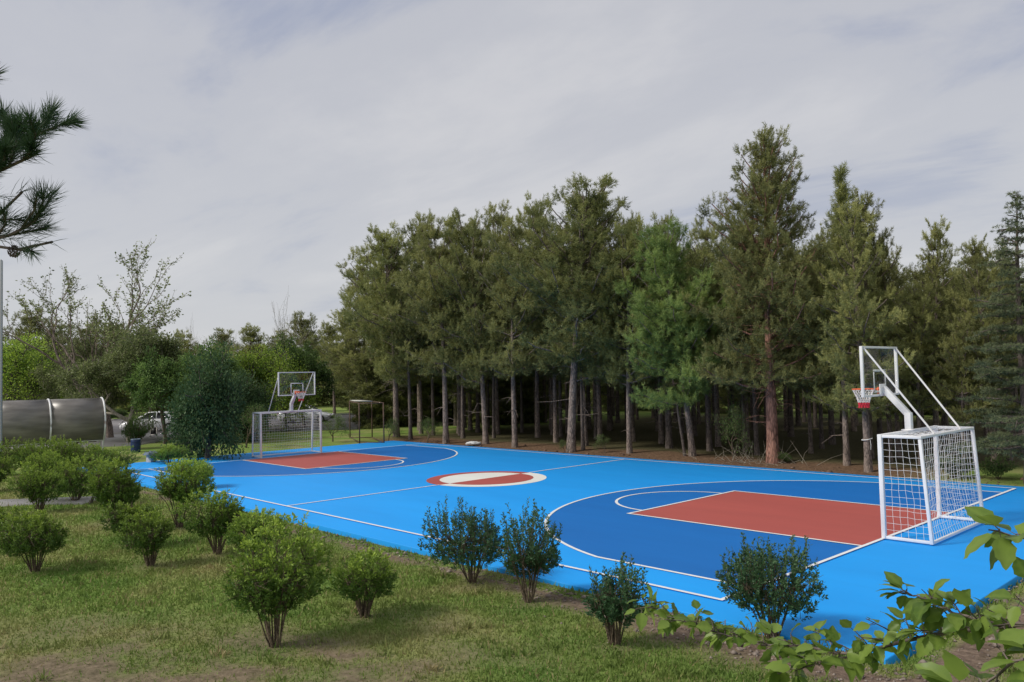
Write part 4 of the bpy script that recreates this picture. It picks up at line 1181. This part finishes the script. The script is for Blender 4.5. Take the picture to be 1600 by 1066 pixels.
for q in (0, -1): 
    a_ = arch(0)[q]; b_ = arch(6 * BAY)[q]; g.tube([a_, b_], .03, 6)
build(g, 'edge_rail', MT['white'], SH, True)
g = Geo(); g.box((3 * BAY, -.1, .5), (6 * BAY - .6, .4, .05)); 
for k_ in range(6): g.box((k_ * BAY + 1.2, -.1, .2), (.06, .3, .55))
build(g, 'bench', MT['rust'], SH)

# ------------------------------------------------------------------ small things around
P = at(2, 700); P = at_depth(1, 33)
T = thing('lamp_post', 'grey metal lamp post at the left edge of the picture', 'lamp post', (P[0], P[1], 0), rd)
g = Geo(); zt = top_z(P, 1, 406); g.tube([(0, 0, -.1), (0, 0, zt * .5), (0, 0, zt)], [.085, .07, .055], 10); build(g, 'pole', MT['metal'], T, True)
g = Geo(); g.tube([(0, 0, zt), (-.3, 0, zt + .06), (-1.1, 0, zt + .1)], [.04, .035, .03], 8); ar = build(g, 'arm', MT['metal'], T, True)
g = Geo(); g.box((-1.35, 0, zt + .1), (.55, .2, .1)); build(g, 'lamp_head', MT['metal'], ar, bevel=.03)

MT['bluebin'] = mat('blue_plastic', (.012, .035, .13), .4, noise_amt=.3)
P = at(212, 707)
T = thing('blue_barrel', 'dark blue plastic barrel on the grass before the white car', 'barrel', (P[0], P[1], 0))
g = Geo(); prof = [(.20, 0), (.225, .03), (.235, .22), (.228, .24), (.24, .27), (.24, .45), (.23, .48), (.235, .5), (.225, .64), (.205, .67)]
an = np.linspace(0, 2 * PI, 21)[:-1]
for i_, (r_, z_) in enumerate(prof):
    g.V.append(np.array([(r_ * math.cos(q), r_ * math.sin(q), z_) for q in an])); g.A.append(np.zeros(20))
for i_ in range(len(prof) - 1):
    for j_ in range(20): g.F.append(np.array([[i_ * 20 + j_, i_ * 20 + (j_ + 1) % 20, (i_ + 1) * 20 + (j_ + 1) % 20, (i_ + 1) * 20 + j_]]))
build(g, 'body', MT['bluebin'], T, True)
g = Geo(); g.tube([(.222 * math.cos(q), .222 * math.sin(q), .67) for q in np.linspace(0, 2 * PI, 21)], .014, 6); build(g, 'top_ring', mat('pale_blue_rim', (.25, .33, .45), .5), T, True)

P = at_depth(240, 52)
T = thing('notice_board', 'small dark panel in a pale frame standing by the kerb below the white car', 'sign', (P[0], P[1], 0), rd)
g = Geo(); g.box((0, 0, .42), (.36, .05, .42)); build(g, 'panel', MT['black'], T)
g = Geo()
for s in (-1, 1): g.box((s * .205, 0, .34), (.05, .07, .68))
g.box((0, 0, .66), (.36, .07, .05)); g.box((0, 0, .17), (.36, .07, .06)); build(g, 'frame', MT['pavement'], T)

P = at(236, 722)
T = thing('pale_block', 'pale concrete block with grey blue cloth on top, at the far left court corner', 'block', (P[0], P[1], -.05), .4)
g = Geo(); g.box((0, 0, .18), (.30, .28, .42)); build(g, 'block', MT['pavement'], T, bevel=.02)
rs = np.random.RandomState(4)
g = Geo(); gx_ = np.linspace(-1, 1, 13); V = []
for y_ in gx_:
    for x_ in gx_:
        r_ = max(abs(x_), abs(y_)); V.append((x_ * .36 + .1, y_ * .3, .50 - .22 * max(0, r_ - .55) + rs.normal(0, .035)))
g.add(V, [[a_ * 13 + b_, a_ * 13 + b_ + 1, (a_ + 1) * 13 + b_ + 1, (a_ + 1) * 13 + b_] for a_ in range(12) for b_ in range(12)])
o = build(g, 'grey_blue_cloth', mat('grey_blue_cloth', (.16, .21, .27), .8, col2=(.05, .08, .12), nscale=6), None, True); o.location = (P[0], P[1], -.06)
tag(o, 'crumpled grey blue cloth lying on the pale block', 'cloth')

P = at(370, 705)
T = thing('yellow_hoop', 'low yellow green metal bar bent like a small gate beside the far goal', 'barrier', (P[0], P[1], -.05), rd + .3)
g = Geo(); g.tube([(-.28, 0, 0), (-.28, 0, .34), (-.2, 0, .38), (.2, 0, .38), (.28, 0, .34), (.28, 0, 0)], .03, 8); build(g, 'bar', mat('yellow_green_paint', (.32, .33, .12), .6), T, True)

MT['sheet'] = mat('weathered_white_board', (.55, .55, .50), .7, noise_amt=.3, nscale=3)
P = at(562, 692)
T = thing('rusty_frame', 'thin rusty box frame with a pale roof board, between far goal and pines', 'frame', (P[0], P[1], -.1), 0)
A = np.zeros(3); Bq = at(600, 692) - P; Cq = at(547, 684) - P; Dq = Bq + Cq; HF = 2.28
for q in (A, Bq, Dq, Cq):
    g = Geo(); g.bar((q[0], q[1], 0), (q[0], q[1], HF), .05); build(g, 'post', MT['rust'], T)
for z in (.12, HF - .03):
    for a_, b_ in ((A, Cq), (Bq, Dq), (A, Bq), (Cq, Dq)):
        g = Geo(); g.bar((a_[0], a_[1], z), (b_[0], b_[1], z), .04); build(g, 'rail', MT['rust'], T)
g = Geo(); a_ = A * .9 + Dq * .1; c4 = [Cq * .98, A * .5 + Cq * .5, Bq * .45 + Dq * .2 + A * .3, Cq * .4 + Dq * .55]
g.add([(q[0], q[1], HF + .03) for q in c4] + [(q[0], q[1], HF + .07) for q in c4], [[4, 5, 6, 7], [3, 2, 1, 0], [0, 1, 5, 4], [1, 2, 6, 5], [2, 3, 7, 6], [3, 0, 4, 7]])
build(g, 'roof_board', MT['sheet'], T)

# white bag on the court's far edge
rs = np.random.RandomState(9)
P = at(740, 694)
g = Geo(); nu, nv = 18, 10; V = []
for a_ in range(nv + 1):
    for b_ in range(nu):
        th = a_ / nv * PI; ph_ = b_ / nu * 2 * PI
        bumpy = 1 + .6 * noise.noise((math.cos(ph_) * 2, math.sin(ph_) * 3, th * 3))
        V.append((.42 * math.sin(th) * math.cos(ph_) * bumpy, .22 * math.sin(th) * math.sin(ph_) * bumpy, .07 + .10 * math.cos(th) * bumpy))
g.add(V, [[a_ * nu + b_, a_ * nu + (b_ + 1) % nu, (a_ + 1) * nu + (b_ + 1) % nu, (a_ + 1) * nu + b_] for a_ in range(nv) for b_ in range(nu)])
o = build(g, 'plastic_bag', mat('white_plastic', (.70, .71, .72), .4), None, True); o.location = (P[0], P[1], -.04); o.rotation_euler = (0, 0, rd)
tag(o, 'crumpled white bag lying at the foot of the pines behind the far end', 'bag')
# white strip tied round a trunk
P = at_y(1350, 9.2)
g = Geo(); g.tube([(.165 * math.cos(q), .165 * math.sin(q), 1.03 + .03 * math.sin(q + 1)) for q in np.linspace(0, 2 * PI, 25)], .014, 5)
g.tube([(.14, -.09, 1.02), (.17, -.12, .85), (.16, -.12, .7)], .008, 4)
o = build(g, 'tied_strip', MT['netting'], None, True); o.location = (P[0], P[1], 0); tag(o, 'white strip tied round the pine trunk behind the near hoop', 'strip')
# slanting stick by the left shrub
P = at(140, 787); Q = at(152, 768)
g = Geo(); g.tube([(0, 0, -.1), (.12, .1, .3), (.38, .28, .75)], [.045, .04, .03], 8)
o = build(g, 'wooden_stake', MT['bark_dark'], None, True); o.location = (P[0], P[1], 0); tag(o, 'dark slanting wooden stake at the end of the concrete path', 'stake')

# ------------------------------------------------------------------ near branches: broadleaf sapling at the right
def C2W(px, py, d):
    return CAM + ray(px, py) * d
def near_leaf(g, o, d, nrm, ln, wd, hue, rs):
    """ovate toothed leaf with midrib fold and drooping tip"""
    d = unit(d); s = unit(np.cross(d, nrm)); n_ = np.cross(s, d)
    ts = [0, .06, .18, .34, .5, .66, .8, .92, 1]; ws = [.0, .34, .82, 1.0, .96, .80, .52, .22, 0]
    drp = rs.uniform(.08, .35); cup = rs.uniform(.10, .35)
    V = []
    for k_, (t_, w_) in enumerate(zip(ts, ws)):
        jag = 1 + (.10 if k_ % 2 else -.05)
        c = o + d * ln * t_ - n_ * ln * drp * t_ * t_
        for sg in (-1, -.5, 0, .5, 1):
            V.append(c + s * sg * w_ * jag * wd / 2 + n_ * abs(sg) * w_ * wd * cup * .5 + n_ * (.04 * wd * math.sin(t_ * 19) * abs(sg)))
    F = [[k_ * 5 + j_, k_ * 5 + j_ + 1, (k_ + 1) * 5 + j_ + 1, (k_ + 1) * 5 + j_] for k_ in range(8) for j_ in range(4)]
    g.add(V, F, np.array([hue + (.35 if k_ % 5 == 2 else (.08 if (k_ // 5) % 2 else -.04)) for k_ in range(len(V))]))
def leafy_branch(W, g, pts, r0, r1, rs, spacing, ln, side_len=.12):
    pts = np.array(pts); seg = np.linalg.norm(np.diff(pts, axis=0), axis=1); tot = seg.sum(); cum = np.concatenate([[0], np.cumsum(seg)])
    dense = np.linspace(0, tot, 24)
    path = np.stack([np.interp(dense, cum, pts[:, a_]) for a_ in range(3)], 1)
    path[1:-1] = (path[:-2] + path[1:-1] * 2 + path[2:]) / 4
    path[1:-1] += rs.normal(0, .003, (22, 3))
    W.tube(path, np.linspace(r0, r1, 24), 7)
    s_ = spacing; k_ = 0
    while s_ < tot:
        o = np.array([np.interp(s_, dense, path[:, a_]) for a_ in range(3)])
        i_ = min(22, int(s_ / tot * 23)); T_ = unit(path[i_ + 1] - path[i_])
        sd = unit(np.cross(T_, [0, 0, 1])) * (1 if k_ % 2 else -1)
        tl = side_len * rs.uniform(.3, 1.2) * (1.1 - .6 * s_ / tot)
        dr_ = unit(T_ * .5 + sd * rs.uniform(.4, 1) + np.array([0, 0, rs.uniform(-.1, 1.0)]))
        e_ = o + dr_ * tl
        W.tube([o, (o + e_) / 2 + np.array([0, 0, .004]), e_], [.0022, .0016, .001], 4)
        for m_ in range(rs.randint(3, 6)):
            q_ = rs.uniform(.35, 1); st = o * (1 - q_) + e_ * q_
            ld = unit(dr_ * .5 + unit(rs.normal(size=3)) * .6 + np.array([0, 0, -.35]))
            pe = st + ld * .015
            W.tube([st, pe], [.001, .0008], 3)
            l_ = ln * rs.uniform(.7, 1.35)
            near_leaf(g, pe, ld, unit(np.array([0, 0, 1.]) + rs.normal(0, .45, 3)), l_, l_ * rs.uniform(.58, .75), rs.uniform(.1, 1), rs)
        s_ += spacing * .55 * rs.uniform(.6, 1.4); k_ += 1
rs = np.random.RandomState(77)
root = C2W(1900, 1300, 1.6); root[2] = gz(root[0], root[1])
SAP = thing('broadleaf_sapling', 'broadleaf sapling reaching in from the lower right with fresh green toothed leaves', 'tree', tuple(root))
Wd_, Lf_ = Geo(), Geo()
def rel(P): return np.array(P) - root
trunk_top = C2W(1800, 700, 1.75)
tpts = [rel(root) - [0, 0, .1], rel(root) * .7 + rel(trunk_top) * .3 + [.03, 0, 0], rel(root) * .35 + rel(trunk_top) * .65, rel(trunk_top), rel(trunk_top) + [.1, .15, .9]]
Wd_.tube(tpts, [.028, .024, .02, .015, .008], 8)
j1 = tpts[2]; j2 = tpts[3]
leafy_branch(Wd_, Lf_, [j1, rel(C2W(1680, 968, 1.7)), rel(C2W(1560, 978, 1.8)), rel(C2W(1480, 988, 1.9)), rel(C2W(1410, 1003, 2.0)), rel(C2W(1340, 1025, 2.1)), rel(C2W(1260, 1012, 2.2)), rel(C2W(1180, 1004, 2.3)), rel(C2W(1110, 990, 2.4)), rel(C2W(1055, 962, 2.5)), rel(C2W(1010, 948, 2.6))], .008, .0015, rs, .036, .043, .12)
leafy_branch(Wd_, Lf_, [rel(C2W(1560, 978, 1.8)), rel(C2W(1500, 960, 1.85)), rel(C2W(1440, 935, 1.9)), rel(C2W(1405, 925, 1.95))], .004, .0015, rs, .045, .056, .05)
leafy_branch(Wd_, Lf_, [rel(C2W(1340, 1025, 2.1)), rel(C2W(1270, 1040, 2.1)), rel(C2W(1215, 1052, 2.15))], .003, .0012, rs, .05, .062, .05)
leafy_branch(Wd_, Lf_, [j2, rel(C2W(1680, 850, 1.6)), rel(C2W(1600, 842, 1.6)), rel(C2W(1545, 828, 1.6))], .005, .0015, rs, .10, .06, .03)
leafy_branch(Wd_, Lf_, [j1, rel(C2W(1700, 1040, 1.35)), rel(C2W(1600, 1015, 1.35)), rel(C2W(1560, 1060, 1.35)), rel(C2W(1500, 1085, 1.4))], .005, .002, rs, .055, .058, .06)
leafy_branch(Wd_, Lf_, [tpts[3], tpts[3] + [.15, .1, .5], tpts[4] + [.2, .1, .2]], .006, .002, rs, .08, .07, .15)
build(Wd_, 'trunk', MT['bark_dark'], SAP, True); build(Lf_, 'leaves', MT['leaf_near'], SAP, True)

# ------------------------------------------------------------------ near pine at the left: real tree just outside the frame, boughs reaching in
rs = np.random.RandomState(55)
base = C2W(-900, 700, 4.2); base[2] = gz(base[0], base[1])
NP = thing('black_pine', 'near dark pine whose needle boughs hang into the upper left of the picture', 'tree', tuple(base))
W_, C_ = Geo(), Geo()
relb = lambda P: np.array(P) - base
trunk = [np.array([0, 0, -.1]), np.array([.03, .02, 2]), np.array([0, .05, 4]), np.array([-.05, 0, 6]), np.array([0, 0, 8.0]), np.array([.02, 0, 9.6])]
W_.tube(trunk, [.19, .16, .14, .11, .07, .02], 10)
def bough(pts, r0, r1, twigs, needle_len, seedn, den=1.0):
    pts = np.array(pts); seg = np.linalg.norm(np.diff(pts, axis=0), axis=1); cum = np.concatenate([[0], np.cumsum(seg)]); tot = cum[-1]
    dn = np.linspace(0, tot, 20); path = np.stack([np.interp(dn, cum, pts[:, a_]) for a_ in range(3)], 1)
    path[1:-1] = (path[:-2] + 2 * path[1:-1] + path[2:]) / 4
    W_.tube(path, np.linspace(r0, r1, 20), 7)
    def needles(a_, b_, n_, ln):
        n_ = max(4, int(n_ * den)); t_ = rs.rand(n_, 1); o = a_ * (1 - t_) + b_ * t_; T_ = unit(b_ - a_)
        d_ = unit(T_ * .85 + unit(rs.normal(size=(n_, 3))) * .7)
        s_ = unit(np.cross(d_, rs.normal(size=(n_, 3)))) * .0013
        l_ = ln * rs.uniform(.75, 1.15, (n_, 1))
        mid = o + d_ * l_ * .55; tp_ = o + d_ * l_ + T_ * l_ * .12
        v = np.stack([o - s_, o + s_, mid + s_, mid - s_, tp_], 1).reshape(-1, 3)
        i_ = np.arange(n_)[:, None] * 5
        C_.add(v, i_ + np.array([[0, 1, 2, 3]]), np.repeat(rs.rand(n_), 5)); 
        C_.F.append(C_.F[-1][:, [3, 2, 2, 3]][:, :3] * 0 + np.stack([C_.F[-1][:, 3], C_.F[-1][:, 2], C_.F[-1][:, 3] + 1], 1))
    for k_ in range(twigs):
        s_ = tot * (.25 + .75 * (k_ + rs.rand() * .6) / twigs)
        o = np.array([np.interp(s_, dn, path[:, a_]) for a_ in range(3)]); i_ = min(18, int(s_ / tot * 19)); T_ = unit(path[i_ + 1] - path[i_])
        e_ = o + unit(T_ * .7 + unit(rs.normal(size=3)) * .55 + np.array([0, 0, .35])) * rs.uniform(.10, .24)
        mid = (o + e_) / 2 + T_ * .03
        W_.tube([o, mid, e_], [.007, .005, .004], 5)
        needles(mid, e_, 170, needle_len); needles(o, mid, 110, needle_len)
    needles(path[-5], path[-1], 170, needle_len)
Lz = lambda h: np.array([0, 0, h])
bough([Lz(5.2), relb(C2W(-300, 240, 4.0)), relb(C2W(-60, 270, 3.8)), relb(C2W(10, 232, 3.8)), relb(C2W(62, 208, 3.8))], .04, .008, 60, .085, 1)
bough([Lz(5.0), relb(C2W(-260, 290, 3.9)), relb(C2W(-40, 290, 3.8)), relb(C2W(5, 262, 3.7)), relb(C2W(58, 240, 3.7))], .03, .007, 50, .085, 2)
bough([Lz(5.6), relb(C2W(-220, 180, 3.9)), relb(C2W(-90, 155, 3.8)), relb(C2W(-38, 142, 3.8))], .03, .007, 16, .085, 3)
bough([Lz(4.3), relb(C2W(-250, 330, 4.0)), relb(C2W(-80, 360, 3.9)), relb(C2W(0, 350, 3.9)), relb(C2W(35, 300, 3.9))], .025, .006, 8, .095, 4, .45)
bough([Lz(4.2), relb(C2W(-250, 360, 4.0)), relb(C2W(-70, 365, 3.9)), relb(C2W(20, 400, 3.9)), relb(C2W(55, 400, 3.9)), relb(C2W(82, 378, 3.9))], .022, .006, 9, .095, 5, .45)
bough([relb(C2W(-40, 372, 3.9)), relb(C2W(10, 370, 3.9)), relb(C2W(50, 350, 3.9)), relb(C2W(62, 335, 3.9))], .01, .005, 6, .09, 6, .45)
for z_ in np.arange(3.6, 9.4, .42):
    for k_ in range(3):
        az = math.atan2(-_r0[1], -_r0[0]) + rs.uniform(-1.9, 1.9); ln = (2.6 - (z_ - 3.6) * .28) * rs.uniform(.7, 1.1)
        h_ = np.array([math.cos(az), math.sin(az), 0])
        bough([Lz(z_), Lz(z_ + .15) + h_ * ln * .5, Lz(z_ + .45) + h_ * ln], .03, .007, 9, .13, 0)
# cones
g = Geo()
pc = relb(C2W(22, 392, 3.9))
for a_ in range(60):
    ph_ = a_ * 2.399; zz_ = a_ / 60; rr = .022 * math.sin(PI * (zz_ * .85 + .12)); c_ = pc + np.array([rr * math.cos(ph_), rr * math.sin(ph_), -.03 + .055 * zz_])
    dv_ = np.array([math.cos(ph_), math.sin(ph_), .4]) * .009
    sx_ = np.array([-math.sin(ph_), math.cos(ph_), 0]) * .007
    g.add([c_ - sx_, c_ + sx_, c_ + dv_ + np.array([0, 0, .004]), c_ - np.array([0, 0, .008]) + dv_ * .6], [[0, 1, 2], [0, 3, 1], [1, 3, 2], [2, 3, 0]])
build(W_, 'trunk', MT['bark_dark'], NP, True); build(C_, 'crown', MT['needle_near'], NP); build(g, 'cone', MT['bark_dark'], NP)
